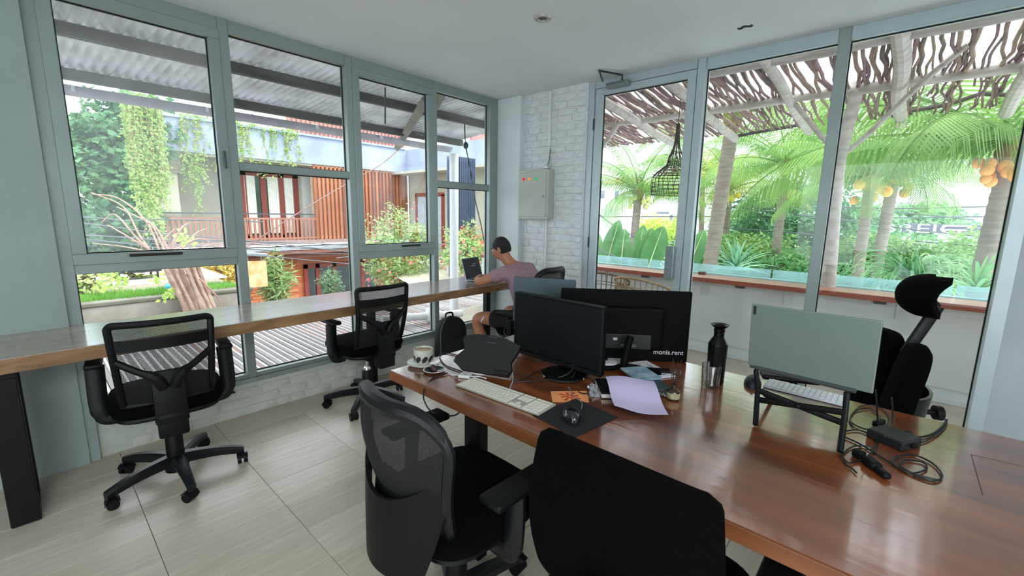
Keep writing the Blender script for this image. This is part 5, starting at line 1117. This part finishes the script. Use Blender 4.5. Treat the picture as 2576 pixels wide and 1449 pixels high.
# monitor showing its dark screen
a = Vector((1.606, .911, 0)); b = Vector((1.617, 1.423, 0)); ang = math.atan2(b.y-a.y, b.x-a.x)
mo = thing('monitor', 'black monitor with its dark screen facing the camera on an oval stand', 'monitor', (1.575, 1.085, TZ), 0)
c = (a+b)/2; cz = .81+.155
R_ = Matrix.Translation((c.x, c.y, cz)) @ Matrix.Rotation(ang, 4, 'Z')
def wr(mb, M): mb.v = [tuple(M @ Vector(v)) for v in mb.v]; return mb
part('casing', wr(MB().rbox((0, -.012, 0), (.515, .03, .312), .006).rbox((0, -.04, 0), (.34, .04, .2), .015), R_), M_MBK, mo, world=True)
part('screen', wr(MB().rbox((0, .0045, .006), (.492, .004, .280), .001), R_), M_SCR, mo, world=True)
part('bezel', wr(MB().rbox((0, .005, .152), (.515, .008, .009), .002).rbox((0, .005, -.148), (.515, .008, .017), .002).rbox((-.252, .005, 0), (.010, .008, .31), .002).rbox((.252, .005, 0), (.010, .008, .31), .002), R_), M_BLK2, mo, world=True)
text_mesh('samm', .014, wm(mo).inverted() @ face_m(Vector((1.452, 1.13, TZ+.016)), (0, -1, 0), (.96, 0, .25)), mat('pale_print', '#8f979b', .5), mo, ext=.0002) if False else None
part('stand_neck', MB().rbox((.098, -.02, .06), (.03, .065, .14), .006), M_MBK, mo)
part('stand_base', MB().lathe([(0, 0), (.098, 0), (.104, .005), (.10, .011), (.03, .014), (0, .014)], seg=40), mat('glossy_black', '#0c0e10', .12, var=.05), mo, True)
# second monitor seen from behind
m2 = thing('monitor', 'wide black monitor seen from behind with white lettering in its lower corner', 'monitor', tuple(Vector((1.845, .93, TZ))), 0)
a = Vector((2.159, .745, 0)); b = Vector((1.775, 1.26, 0)); ang = math.atan2(a.y-b.y, a.x-b.x); c = (a+b)/2
R2 = Matrix.Translation((c.x, c.y, .783+.178)) @ Matrix.Rotation(ang, 4, 'Z')
# local x from left(b) to right(a); -y faces the camera
part('casing', wr(MB().rbox((0, 0, 0), (.64, .022, .362), .008, 3).rbox((-.02, -.020, -.01), (.42, .035, .22), .016, 3), R2), M_MBK, m2, world=True)
part('screen', wr(MB().rbox((0, .0125, .0), (.62, .003, .345), .001), R2), M_SCR, m2, world=True)
part('stand_plate', wr(MB().rbox((-.02, -.039, -.075), (.30, .004, .075), .002), R2), mat('back_plate', '#060708', .45), m2, world=True)
part('spec_label', wr(MB().rbox((.02, -.0425, -.094), (.075, .001, .014), .0003), R2), mat('label_grey', '#4d5560', .5), m2, world=True)
part('port_mark', wr(MB().rbox((-.045, -.0425, -.062), (.020, .001, .014), .0003), R2), mat('label_white', '#b9bdbf', .5), m2, world=True)
text_mesh('monis.rent', .034, wm(m2).inverted() @ R2 @ face_m(Vector((.225, -.0118, -.130)), (1, 0, 0), (0, 0, 1)), mat('print_white', '#dfe3e6', .5), m2, ext=.0004)
part('stand_neck', MB().tube([(.0, -.0, .015), (.02, .0, .08), (.055, -.0, .15)], .018, 10), M_MBK, m2, True)
part('stand_base', MB().tube(bez([(-.13, .12, .01), (-.06, .03, .012), (0, 0, .016), (.04, -.09, .012), (.03, -.17, .01)], 6), .012, 8), M_MBK, m2, True)
# grey lid behind the first monitor
c = onx(1370, 720, 1.80)
g3 = thing('laptop', 'grey-lidded laptop raised on a stand behind the black screen monitor', 'laptop', (1.80, 1.24, TZ))
a = onx(1299, 687, 1.80); b = onx(1442, 713, 1.93); zt = (a.z+b.z)/2; ang = math.atan2(b.y-a.y, b.x-a.x); w_ = (b-a).xy.length; c = (a+b)/2
R3 = Matrix.Translation((c.x, c.y, zt-.125)) @ Matrix.Rotation(ang, 4, 'Z')
part('lid', wr(MB().rbox((0.0, 0, 0), (w_+.03, .008, .25), .006, 3), R3), mat('slate_lid', '#46565a', .5, metal=.3, var=.04), g3, world=True)
part('keyboard_deck', wr(MB().rbox((0, .115, -.125), (w_+.03, .23, .014), .004), R3), mat('slate_lid', '#46565a'), g3, world=True)
part('riser', wr(MB().rbox((-.1, .1, -.20), (.03, .18, .14), .004).rbox((.1, .1, -.20), (.03, .18, .14), .004), R3), M_MBK, g3, world=True)
# cooling pad leaning on the table
cp = thing('cooling_pad', 'black curved laptop cooling pad propped up behind the white keyboard', 'cooling pad', (1.42, 1.42, TZ))
p0 = T(1165, 933, TZ+.004); p1 = T(1289, 953, TZ+.004); X = (p1-p0).normalized(); n_ = Vector((X.y, -X.x, 0)); n_ = -n_ if n_.x > 0 else n_   # n_ towards camera
L = (p1-p0).length; U = (Vector((0, 0, 1))*.82-n_*.57).normalized(); W = X.cross(U)
R4 = Matrix((X, U, W)).transposed().to_4x4(); R4.translation = p0
poly = [(0, 0), (L, 0), (L+.012, .05), (L+.0, .10), (L+.022, .17), (L+.03, .225), (L*.8, .262), (L*.5, .275), (L*.15, .270), (-.03, .250), (-.035, .22), (-.012, .15), (-.052, .085), (-.055, .05), (-.02, .02)]; poly = [(x*.93, y*.66) for x, y in poly]
part('body', wr(MB().prism(poly, .022), R4), mat('pad_black', '#070a0b', .6, var=.12, scale=20), cp, world=True)
part('front_lip', wr(MB().rbox((L*.80, .012, .03), (.07, .02, .014), .004), R4), M_BLK2, cp, world=True)
for y_ in (.145, .172): part('vent_slot', wr(MB().rbox((L*.47, y_, .0225), (.045, .005, .002), .001), R4), mat('slot_grey', '#3a4244', .4), cp, world=True)
part('foot', wr(MB().rbox((L*.2, .10, -.03), (.02, .02, .06), .003, rx=0).rbox((L*.8, .10, -.03), (.02, .02, .06), .003), R4), M_BLK, cp, world=True)
# cup, saucer, chocolates
M_CER = mat('grey_glaze', '#b9bcae', .3, var=.05, scale=20); M_CERW = mat('white_glaze', '#dfe1dc', .2, var=.03)
sc = thing('saucer', 'white saucer under the patterned coffee cup at the table corner', 'saucer', tuple(T(1066, 917)+Vector((0, 0, 0))))
part('plate', MB().lathe([(0, .0), (.045, .0), (.052, .004), (.077, .013), (.078, .016), (.05, .008), (0, .006)], seg=40), M_CERW, sc, True)
cu = thing('coffee_cup', 'grey-green ceramic cup with a dark diamond band, full of coffee', 'cup', (sc.location.x, sc.location.y, TZ+.008))
part('body', MB().lathe([(0, 0), (.028, 0), (.030, .004), (.043, .022), (.047, .045), (.046, .072), (.0445, .073), (.0425, .070), (.043, .045), (.036, .016), (0, .01)], seg=48), M_CER, cu, True)
part('coffee', MB().lathe([(0, .0655), (.0425, .065)], seg=36), mat('coffee', '#b08a5f', .35, scale=30, dark='#7e5636'), cu, True)
for k in range(9):
    a0 = 2*pi*k/9; q = MB(); 
    def dd(u, v): 
        s = (u-.5)*.60; h = .012+.030*v+.006*sin(u*pi)*1; w2 = s*(1-abs(v-.5)*1.1)+.25*(v-.5); zz = .014+.030*v; r = .0435+.0042*min(1, (zz-.012)/.03)-.0006
        return Vector(((r+.0012)*cos(a0+w2), (r+.0012)*sin(a0+w2), zz))
    part('diamond', MB().surf(dd, 7, 5, .0008), mat('dark_glaze', '#23241f', .4), cu, True)
ck = thing('black_plate', 'small black plate with a pale rim holding two round chocolates', 'plate', tuple(T(1093, 934)))
part('dish', MB().lathe([(0, 0), (.03, 0), (.048, .008), (.050, .011), (.045, .0095), (.028, .004), (0, .003)], seg=40), mat('black_glaze', '#14161a', .25), ck, True)
part('rim', MB().lathe([(.0465, .0105), (.050, .0118), (.0515, .010), (.049, .009)], seg=40, cap=False), M_CERW, ck, True)
M_CHO = mat('chocolate', '#4a2e2a', .5, var=.2, scale=60)
for (dx, dy, lb) in ((.0, .012, 'round brown chocolate at the back of the small black plate'), (-.012, -.018, 'round brown chocolate at the front of the small black plate')):
    solo('chocolate', MB().ball((0, 0, .013), .0135, 14, 10, (1, 1, .9)), M_CHO, lb, 'chocolate', tuple(ck.location+Vector((dx, dy, .004))), smooth=True)
# white adapter, keyboard
kd = T(1145, 972); kr = T(1350, 1047); kt = T(1188, 945); kx = (kr-kd); KL = kx.length; kx.normalize(); kc = (kd+kr)/2
ky = Vector((-kx.y, kx.x, 0)); ky = ky if (kt-kd).dot(ky) > 0 else -ky
kb = thing('keyboard', 'long white and silver wired keyboard on the table edge', 'keyboard', (kd.x+kx.x*.215+ky.x*.059, kd.y+kx.y*.215+ky.y*.059, TZ), math.atan2(kx.y, kx.x))
part('base', MB().rbox((0, 0, .005), (.432, .118, .008), .003), mat('keyboard_silver', '#b3b3a8', .4, metal=.2), kb)
M_KEY = mat('white_key', '#dcdccd', .45, var=.03); km = {}
def key(x, y, w_, d_=.0155):
    k = (round(w_, 4), d_)
    if k not in km: km[k] = meshof('key', MB().rbox((0, 0, 0), (w_-.003, d_, .0035), .0012, 1), M_KEY)
    inst('key', km[k], kb, (x, y, .0107))
P_ = .0189; x0 = -.2085
for r_, n in ((0, 15), (1, 15), (2, 15), (3, 13), (4, 12)):
    y_ = -.0455+.0185*r_ if False else .024-.0185*r_
    if r_ == 4: ws = [1.2, 1, 1.2, 5.6, 1.2, 1, 1.2, 1.2]
    elif r_ == 3: ws = [1.3]+[1]*11+[2.2]
    elif r_ == 2: ws = [1.8]+[1]*11+[1.7]
    elif r_ == 1: ws = [1.5]+[1]*12+[1]
    else: ws = [1]*13+[1.5]
    s_ = 14.5/sum(ws); x = x0
    for w_ in ws: key(x+w_*s_*P_/2, y_, w_*s_*P_); x += w_*s_*P_
for k in range(14): key(x0+(k+.5)*14.5/14*P_, .045, 14.5/14*P_, .010)
for cx in range(3):
    key(.083+P_*cx-.0, .045, P_, .010)
    for r_ in (0, 1): key(.083+P_*cx, .024-.0185*r_, P_)
    key(.083+P_*cx, .024-.0185*4, P_)
key(.083+P_, .024-.0185*3, P_)
for cx in range(4):
    key(.146+P_*cx*.97, .045, P_, .010)
    for r_ in range(5): key(.146+P_*cx*.97, .024-.0185*r_, P_)
M_WC = mat('white_cable', '#d9d9d6', .4); M_BC = mat('black_cable', '#0e1012', .5)
def cable(label, pts, r, m, n=8, nm='cable'):
    P = bez(pts, n); c0 = P[0]
    return solo(nm, MB().tube([p-c0 for p in P], r, 7), m, label, 'cable', tuple(c0), smooth=True)
def TT(*pts, z=.004): return [onz(a, b, TZ+(z if len(q) == 0 else q[0])) for (a, b, *q) in pts]
ad = thing('display_adapter', 'white rectangular display adapter with its cable behind the keyboard', 'adapter', tuple(T(1170, 949)), radians(-62))
part('body', MB().rbox((0, 0, .007), (.055, .038, .013), .003), mat('white_abs', '#dcdfe0', .35), ad); part('print', MB().rbox((0, 0, .0138), (.014, .010, .0006), .0002), mat('print_grey', '#8b9095', .5), ad)
part('cable', MB().tube(bez([(-.027, 0, .007), (-.06, .0, .006), (-.09, .02, .005)], 5), .0028, 6).tube(bez([(.027, 0, .007), (.06, .01, .006), (.10, .0, .005)], 5), .003, 6), M_WC, ad, True)
cable('black and white looped cable between the cup and the cooling pad', TT((1163, 935), (1120, 918), (1106, 896), (1118, 888), (1150, 893)), .0028, M_BC)
cable('black cable drooping off the table edge near the black plate', [T(1125, 942)+Vector((0, 0, .006)), T(1095, 950)+Vector((0, 0, .004)), T(1078, 962)+Vector((0, 0, -.002)), onx(1066, 985, 1.045), onx(1068, 1010, 1.04), onx(1085, 1035, 1.05), onx(1115, 1045, 1.08), onx(1150, 1042, 1.12), onx(1172, 1008, 1.17)], .0032, M_BC)
cable('thin white cable rising from the keyboard behind the cooling pad', TT((1282, 978), (1290, 955), (1287, 925), (1283, 905, .02)), .0018, M_WC)
cable('black cable winding from the cooling pad to the monitor stand', TT((1285, 955), (1320, 952), (1350, 935), (1385, 928), (1430, 955), (1447, 935, .03)), .0026, M_BC)
cable('black cable lying under the first monitor towards the cooling pad', TT((1290, 962), (1330, 960), (1380, 955), (1420, 945, .02), (1440, 930, .05), (1442, 915, .08)), .0026, M_BC)
cable('thin dark cable on the table behind the cooling pad', TT((1262, 880), (1300, 898), (1330, 905), (1362, 910), (1380, 898)), .0022, M_BC)
cable('dark cable hanging beside the seat of the man', [onx(1296, 800, 2.45), onx(1275, 812, 2.4), onx(1268, 835, 2.35), onx(1280, 852, 2.2), T(1296, 862)+Vector((0, 0, .004)), T(1330, 872)+Vector((0, 0, .004))], .0026, M_BC)
# mouse pad and mouse
mp = [T(1350, 1047), T(1438, 1003), T(1547, 1050), T(1455, 1102)]; c = sum(mp, Vector((0, 0, 0)))/4; ang = math.atan2((mp[3]-mp[0]).y, (mp[3]-mp[0]).x)
solo('mouse_pad', MB().rbox((0, 0, .0015), (.205, .235, .003), .0014, 2), mat('pad_cloth', '#111216', .9, var=.2, scale=200, bump=.2, bscale=600), 'square black cloth mouse pad on the table edge', 'mouse pad', (c.x, c.y, TZ), rz=ang)
def mouse(label, loc, rz, m, wheel=True):
    t = thing('mouse', label, 'mouse', loc, rz)
    def f(u, v):
        a = 2*pi*u; th = v*pi/2; x = .031*cos(a)*sin(th)**.75; y = .056*sin(a)*sin(th)**.75; x *= (1-.10*cos(2*pi*((y+.056)/.112)))
        return Vector((x, y, .038*cos(th)**.8*(1-.35*(y/.056)*.6) if v < 1 else 0))
    part('shell', MB().surf(f, 33, 12), m, t, True)
    part('scroll_wheel', MB().tube([(-.004, .030, .030), (.004, .030, .030)], .007, 12), M_BLK, t, True)
    part('button_seam', MB().tube([(0, .045, .0225), (0, .022, .0348), (0, .0, .0375)], .0007, 4), M_BLK, t)
    return t
ml = T(1437, 1056); mouse('glossy black wired mouse on the black mouse pad', (ml.x, ml.y, TZ+.003), radians(-42), mat('glossy_mouse', '#161b20', .15, var=.05, spec=.8))
cable('thin grey mouse cable running up from the mouse pad', [T(1462, 1040)+Vector((0, 0, .02)), T(1464, 1022)+Vector((0, 0, .012)), T(1455, 1008)+Vector((0, 0, .005)), T(1444, 1000)+Vector((0, 0, .004)), T(1430, 975)+Vector((0, 0, .004))], .0016, mat('cable_grey', '#8b8f93', .5))
m3 = T(1893, 968); mouse('small black mouse on the far side of the table left of the grey laptop', (m3.x, m3.y, TZ), radians(100), mat('matt_mouse', '#20272b', .5, var=.1))
part('mark', MB().tube([(.004*cos(a*.5)+0, .004*sin(a*.5)-.02, .0385) for a in range(10)], .001, 4), mat('pale_print', '#b5bcc0', .5), bpy.data.objects['mouse.001'])
# orange leaflet, plastic bag, notebooks, paper
q4 = [T(1385, 985), T(1476, 984), T(1482, 1012), T(1390, 1012)]; c = sum(q4, Vector((0, 0, 0)))/4
lf_ = thing('leaflet', 'small orange and cream printed leaflet between keyboard and monitor stand', 'leaflet', (c.x, c.y, TZ))
part('sheet', MB().add([tuple(p-c+Vector((0, 0, .001))) for p in q4]+[tuple(p-c+Vector((0, 0, .0002))) for p in q4], [(0, 1, 2, 3), (7, 6, 5, 4), (0, 4, 5, 1), (1, 5, 6, 2), (2, 6, 7, 3), (3, 7, 4, 0)]), mat('leaflet_cream', '#ea9a62', .5, var=.08, scale=20), lf_)
for k in range(8):
    a0 = 2*pi*k/8+.2; mid = (q4[0]+q4[1]+q4[2]+q4[3])/4-c+Vector((.0, .0, .0016)); d = Vector((cos(a0), sin(a0), 0)); s = Vector((-d.y, d.x, 0)); l = .036 if k % 2 else .045
    part('ray', MB().add([tuple(mid+d*.003), tuple(mid+d*l+s*.006), tuple(mid+d*l-s*.006)], [(0, 1, 2)]), mat('leaflet_orange', '#c23c1c', .5), lf_)
part('ring', MB().tube([tuple(mid+Vector((.012*cos(a*.5), .012*sin(a*.5), .0005))) for a in range(14)], .0012, 4), mat('leaflet_red', '#a32a20', .5), lf_)
pb_ = T(1500, 985); 
def crump(u, v):
    p = Vector(((u-.5)*.11, (v-.5)*.06, .0)); n1 = noise.noise(Vector((u*5, v*5, 3))); n2 = noise.noise(Vector((u*14, v*14, 9)))
    return p+Vector((n2*.012, n1*.02, max(.001, .016+.035*n1+.014*n2)*(sin(pi*u)*sin(pi*v))**.4))
M_PLB = mat('clear_plastic', '#b4b9bd', .2, var=.1, trans=.6)
solo('plastic_bag', MB().surf(crump, 30, 26, .0006), M_PLB, 'crumpled translucent plastic bag beside the orange leaflet', 'bag', (pb_.x, pb_.y, TZ), smooth=True, rz=.6)
nb = [T(1512, 1000), T(1660, 985)]
n1 = thing('notebook', 'black notebook with white page edges, lowest under the lilac paper', 'notebook', (1.60, .79, TZ), radians(-50))
part('cover', MB().rbox((0, 0, .002), (.23, .165, .003), .001).rbox((0, 0, .022), (.23, .165, .003), .001), M_BLK, n1); part('pages', MB().rbox((0, 0, .012), (.225, .16, .017), .001), mat('paper_edge', '#cfd0ca', .8), n1)
n2 = thing('notebook', 'thin dark green notebook lying on the black notebook', 'notebook', (1.66, .75, TZ+.0236), radians(-38))
part('cover', MB().rbox((0, 0, .004), (.20, .145, .008), .001), mat('green_cover', '#2c3f44', .5), n2); part('pages', MB().rbox((.002, 0, .004), (.2, .142, .005), .001), MATS['paper_edge'], n2)
n3 = thing('book', 'small book with a pale illustrated cover poking out behind the lilac paper', 'book', (1.755, .80, TZ+.0318), radians(-35))
part('cover', MB().rbox((0, 0, .004), (.12, .15, .008), .001), mat('illustrated', '#a9bcc6', .4, scale=14, dark='#5a7f96'), n3)
pq = [T(1523, 948, TZ+.05), T(1645, 955, TZ+.05), T(1681, 1049, TZ+.012), T(1545, 1027, TZ+.022)]; c = sum(pq, Vector((0, 0, 0)))/4
def pf(u, v):
    p = pq[0].lerp(pq[1], u).lerp(pq[3].lerp(pq[2], u), v); return p-c+Vector((0, 0, .007*sin(u*5+v*2)+.006*sin(v*7)))
ppr = solo('paper_sheet', MB().surf(pf, 16, 16, .0006), mat('lilac_paper', '#c3bcdc', .7, var=.02, scale=300), 'curled sheet of pale lilac paper on the notebooks', 'paper', tuple(c), smooth=True)
pk = T(1690, 1022); solo('glossy_wrapper', MB().surf(lambda u, v: Vector(((u-.5)*.06, (v-.5)*.05, .006+.010*noise.noise(Vector((u*6, v*6, 0)))+.006*sin(pi*u))), 14, 12, .0006), M_PLB, 'crinkled clear wrapper between the lilac paper and the diffuser', 'wrapper', (T(1668, 992).x, T(1668, 992).y, TZ), smooth=True)
# white papers / documents in front of second monitor
wpp = [T(1600, 897), T(1650, 905), T(1668, 945), T(1590, 935)]; c = sum(wpp, Vector((0, 0, 0)))/4
solo('document', MB().rbox((0, 0, .004), (.16, .22, .006), .001), mat('white_document', '#dcdfe4', .5), 'white documents below the lettered monitor', 'paper', (1.90, .84, TZ), rz=radians(-30))
solo('charger_block', MB().rbox((0, 0, .014), (.055, .055, .028), .006), M_WC, 'white charger block among the cables under the lettered monitor', 'charger', tuple(T(1536, 925)), rz=.5)
solo('phone', MB().rbox((0, 0, .005), (.075, .15, .008), .003), mat('white_phone', '#dfe3e8', .2), 'white phone lying on the table behind the black monitor stand', 'phone', tuple(T(1548, 912)), rz=-1.0)
solo('black_pouch', MB().rbox((0, 0, .008), (.05, .11, .016), .004), M_BLK, 'slim black case at the far table edge below the lettered monitor', 'case', tuple(T(1655, 937)), rz=.6)
for i, (pts, m, lb) in enumerate((
    (((1520, 925), (1550, 905), (1580, 915), (1600, 900), (1590, 885), (1560, 888), (1555, 908), (1590, 925)), M_BC, 'tangle of black cable looping behind the lettered monitor stand'),
    (((1590, 925), (1615, 935), (1640, 932), (1635, 918), (1605, 917), (1600, 928), (1640, 938)), M_WC, 'coil of white cable under the lettered monitor'),
    (((1600, 918), (1625, 916), (1650, 930), (1678, 940)), M_BC, 'black cable ending at the far table edge under the lettered monitor'),
    (((1575, 930), (1600, 938), (1640, 945), (1675, 942)), M_BC, 'lower black cable beneath the lettered monitor'),
    (((1515, 905), (1530, 915), (1560, 920), (1590, 908)), M_BC, 'short black cable beside the white charger block'),
    (((1480, 950), (1500, 962), (1498, 985), (1470, 990), (1455, 985)), M_BC, 'black cable curling beside the plastic bag'))):
    cable(lb, TT(*pts, z=.006), .0024, m)
# reed diffuser
df = thing('reed_diffuser', 'small amber reed diffuser bottle with dark sticks', 'diffuser', tuple(T(1693, 1004)))
part('bottle', MB().lathe([(0, 0), (.0235, 0), (.025, .003), (.025, .032), (.020, .040), (.010, .045), (.0095, .058), (.0115, .059), (.0115, .063), (.008, .063)], seg=30), mat('amber_glass', '#2e2110', .12, spec=.7), df, True)
part('label', MB().lathe([(.0253, .007), (.0256, .0075), (.0256, .030), (.0253, .0305)], seg=30, cap=False), mat('label_cream', '#b6b28e', .6, scale=60, dark='#7a785c'), df, True)
for k in range(6): a = k*1.05; part('reed', MB().cyl((.003*cos(a), .003*sin(a), .02), (.004*cos(a)+.017*cos(a), .02*sin(a), .155+.01*(k % 2)), .0014, seg=6), mat('reed_dark', '#3a2721', .7), df)
# tumbler and bottle
tg = T(1786, 972); gl_ = thing('tumbler', 'clear empty glass tumbler in front of the black bottle', 'glass', (tg.x, tg.y, TZ))
part('glass_body', MB().lathe([(0, 0), (.033, 0), (.036, .004), (.0395, .10), (.0382, .10), (.0345, .014), (0, .010)], seg=40), glass_mat('tumbler_glass', (.97, .98, .975), .40), gl_, True)
bt = T(1799, 960); bo = thing('bottle', 'black faceted bottle with a flared mouth, standing behind the clear tumbler', 'bottle', (bt.x-.01, bt.y, TZ))
q = [(0, 0), (.034, 0), (.037, .004), (.038, .10), (.040, .172), (.039, .180), (.024, .208), (.021, .212), (.021, .232), (.023, .236), (.023, .244), (.021, .247), (.037, .262), (.038, .265), (.024, .261), (.018, .255), (0, .25)]
part('body', MB().lathe(q, seg=14), mat('black_bottle', '#030404', .35, var=.1, spec=.25), bo)
# grey laptop on a folding stand
A_, B_, C_, D_ = Vector((1.776, .385, .958)), Vector((1.728, .016, .965)), None, None
tl = CAM+(ray(1904, 762)); L0 = A_; R0 = B_
X = (R0-L0).normalized(); LW = (R0-L0).length
gl2 = thing('laptop', 'large grey laptop seen from behind, open on a black folding stand', 'laptop', (1.75, .20, TZ))
up = Vector((0, 0, 1)); nn = X.cross(up).normalized(); nn = nn if nn.x < 0 else -nn   # towards camera
U = (up*.985+nn*.10).normalized()
def lp_m(o, x, u): n = x.cross(u).normalized(); R = Matrix((x, u, n)).transposed().to_4x4(); R.translation = o; return R
R5 = lp_m(L0, X, U); M_LID = mat('grey_laptop', '#77857e', .45, metal=.35, var=.03, scale=200)
part('lid', wr(MB().rbox((LW/2, .118, 0), (LW, .240, .008), .0035, 2), R5), M_LID, gl2, world=True)
part('badge', wr(MB().rbox((.012, .215, .0045), (.010, .032, .0012), .0004), R5), mat('badge_dark', '#20282a', .4), gl2, world=True)
bk_ = (-nn*.96-up*.28*-0).normalized(); V_ = (-nn*.95+up*.10*-1).normalized()
R6 = lp_m(L0+Vector((0, 0, -.006)), X, V_); part('keyboard_deck', wr(MB().rbox((LW/2-.02, .10, 0), (LW-.05, .20, .014), .004), R6), mat('deck_dark', '#3a3f40', .5), gl2, world=True)
part('hinge', wr(MB().tube([(.03, -.004, 0), (.33, -.004, 0)], .008, 8), R6), mat('deck_dark', '#3a3f40'), gl2, world=True)
sd = thing('laptop_stand', 'black folding laptop stand holding up the grey laptop', 'stand', (1.75, .20, TZ))
fL = T(1900, 1074); fR = T(2112, 1142); kL_ = onx(1914, 945, L0.x+.01); tl_ = L0+X*.03+Vector((0, 0, -.018)); tr_ = L0+X*(LW-.065)+Vector((0, 0, -.018))
for nm, f_, t_ in (('leg', fL, tl_), ('leg', fR, tr_)):
    k_ = f_.lerp(t_, .62)+Vector((.028, 0, .0)); part(nm, MB().tube([f_+Vector((0, 0, .008)), k_, t_], [.009, .0085, .009], 8), M_STEEL, sd, True, world=True)
    bk2 = Vector((f_.x+.28, f_.y+.01, TZ+.008)); part('rear_leg', MB().tube([k_, bk2], .0075, 8), M_STEEL, sd, True, world=True)
    part('support_arm', MB().tube([t_, t_+Vector((.22, .01, .0))], .0075, 8), M_STEEL, sd, True, world=True)
kl = fL.lerp(tl_, .60)+Vector((.026, 0, 0)); kr_ = fR.lerp(tr_, .62)+Vector((.026, 0, 0))
part('cross_brace', MB().tube([kl, kr_+Vector((.02, 0, -.045))], .0062, 8, flat=1.8), M_STEEL, sd, True, world=True)
part('cross_brace', MB().tube([kl+Vector((.01, 0, -.04)), kr_+Vector((0, 0, .0))], .0062, 8, flat=1.8), M_STEEL, sd, True, world=True)
part('pivot', MB().ball(tuple((kl+kr_)/2+Vector((0, 0, -.02))), .010, 10, 6), M_STEEL, sd, True, world=True)
# pale keyboard beneath it
kk = sum((T(1935, 960), T(2125, 1005), T(2115, 1022), T(1930, 975)), Vector((0, 0, 0)))/4
k2 = thing('keyboard', 'pale compact keyboard lying on the table beneath the grey laptop', 'keyboard', (kk.x+.005, kk.y, TZ), radians(-91))
part('base', MB().rbox((0, 0, .005), (.285, .115, .008), .003), mat('pale_base', '#c9ccd4', .4), k2)
kme = meshof('key', MB().rbox((0, 0, 0), (.0165, .0165, .003), .001, 1), mat('pale_key', '#e3e5ea', .5))
for r_ in range(5):
    for c_ in range(14): inst('key', kme, k2, (-.1235+.019*c_, .044-.0215*r_, .0105))
# chargers and cables on the right
pk_ = T(2246, 1112); pbk = thing('power_brick', 'black square power brick among cables right of the laptop stand', 'power supply', (pk_.x, pk_.y, TZ), radians(-28))
part('body', MB().rbox((0, 0, .016), (.098, .105, .032), .005, 2), mat('brick_black', '#16191d', .4, var=.1), pbk)
part('socket', MB().rbox((0, .056, .016), (.03, .012, .02), .004).rbox((0, -.056, .016), (.02, .012, .014), .004), M_BLK, pbk)
pg_ = T(2192, 1176); plg = thing('plug_adapter', 'black two-pin plug with its adapter lying on the table', 'plug', (pg_.x, pg_.y, TZ), radians(-55))
part('plug_body', MB().rbox((0, .0, .013), (.032, .05, .026), .008, 3).rbox((.0, -.045, .011), (.024, .045, .018), .008, 3), M_BLK, plg); part('socket_block', MB().rbox((-.002, .055, .012), (.028, .03, .024), .006, 2, rz=.5), M_BLK, plg)
solo('inline_splitter', MB().rbox((0, 0, .012), (.022, .055, .022), .006), M_BLK, 'small black inline plug standing in the cables behind the power brick', 'plug', tuple(T(2210, 1072)), rz=1.2)
for pts, r_, lb in (
    (((2203, 980, .165), (2206, 1030, .09), (2209, 1065, .02), (2212, 1100, .006), (2200, 1140)), .0026, 'black cable dropping from the grey laptop to the splitter'),
    (((2243, 1000, .13), (2246, 1055, .05), (2238, 1082, .03), (2225, 1100, .03)), .0026, 'black cable dropping from the chair side to the power brick'),
    (((2148, 1075), (2138, 1052), (2165, 1022), (2205, 1022), (2235, 1045), (2225, 1075), (2180, 1080), (2140, 1060), (2150, 1035), (2190, 1028), (2215, 1050)), .0022, 'thin black cable coiled behind the right leg of the stand'),
    (((2120, 1085), (2160, 1082), (2195, 1098), (2206, 1120), (2185, 1145), (2140, 1165), (2120, 1145), (2150, 1122), (2200, 1125)), .0024, 'black cable looping in front of the power brick'),
    (((2115, 1095), (2160, 1115), (2210, 1145), (2250, 1170), (2300, 1195), (2350, 1210), (2370, 1195), (2345, 1165), (2300, 1145), (2255, 1150), (2250, 1170), (2290, 1190), (2330, 1180), (2320, 1162), (2275, 1158), (2265, 1172), (2300, 1192), (2360, 1208)), .0026, 'black power lead coiled on the table right of the plug'),
    (((2118, 1140), (2125, 1165), (2145, 1180), (2155, 1190)), .0024, 'short black cable between the stand leg and the plug'),
    (((2285, 1108), (2320, 1112), (2355, 1095), (2380, 1070), (2378, 1055), (2365, 1052)), .0026, 'black cable rising at the far right edge of the table'),
    (((2280, 1100), (2310, 1100), (2345, 1092), (2372, 1072), (2382, 1056)), .0034, 'thicker grey-black cable tied beside the power brick'),
    (((2260, 1088), (2290, 1085), (2300, 1100), (2330, 1096)), .0022, 'thin cable behind the power brick')):
    cable(lb, TT(*pts, z=.005), r_, M_BC)

# ------------------------------------------------------------------ repeats share a group phrase
GROUPS = dict(office_chair='office chairs of the room', rattan_chair='rattan chairs at the terrace bar', coconut_palm='coconut palms beyond the terrace', banana_plant='banana leaves beyond the terrace bar', hedge='hedges beyond the terrace',
    bush='bushes beyond the terrace', distant_tree='far trees beyond the terrace', distant_house='far houses beyond the terrace', utility_cable='utility cables outside', cable='cables on and around the large table', hanging_vine='vines hanging from the house across the street',
    garden_shrub='shrubs of the street garden', yucca_plant='yuccas behind the balustrade', monitor='monitors on the large table', laptop='laptops on the large table', keyboard='keyboards on the large table', mouse='mice on the large table',
    chocolate='chocolates on the small black plate', notebook='notebooks under the lilac paper', added_fill_panel='added fill panels behind the camera')
for o in list(bpy.data.objects):
    if o.parent is None and o.get('category') and not o.get('group'):
        g_ = GROUPS.get(o.name.split('.')[0])
        if g_: o['group'] = g_
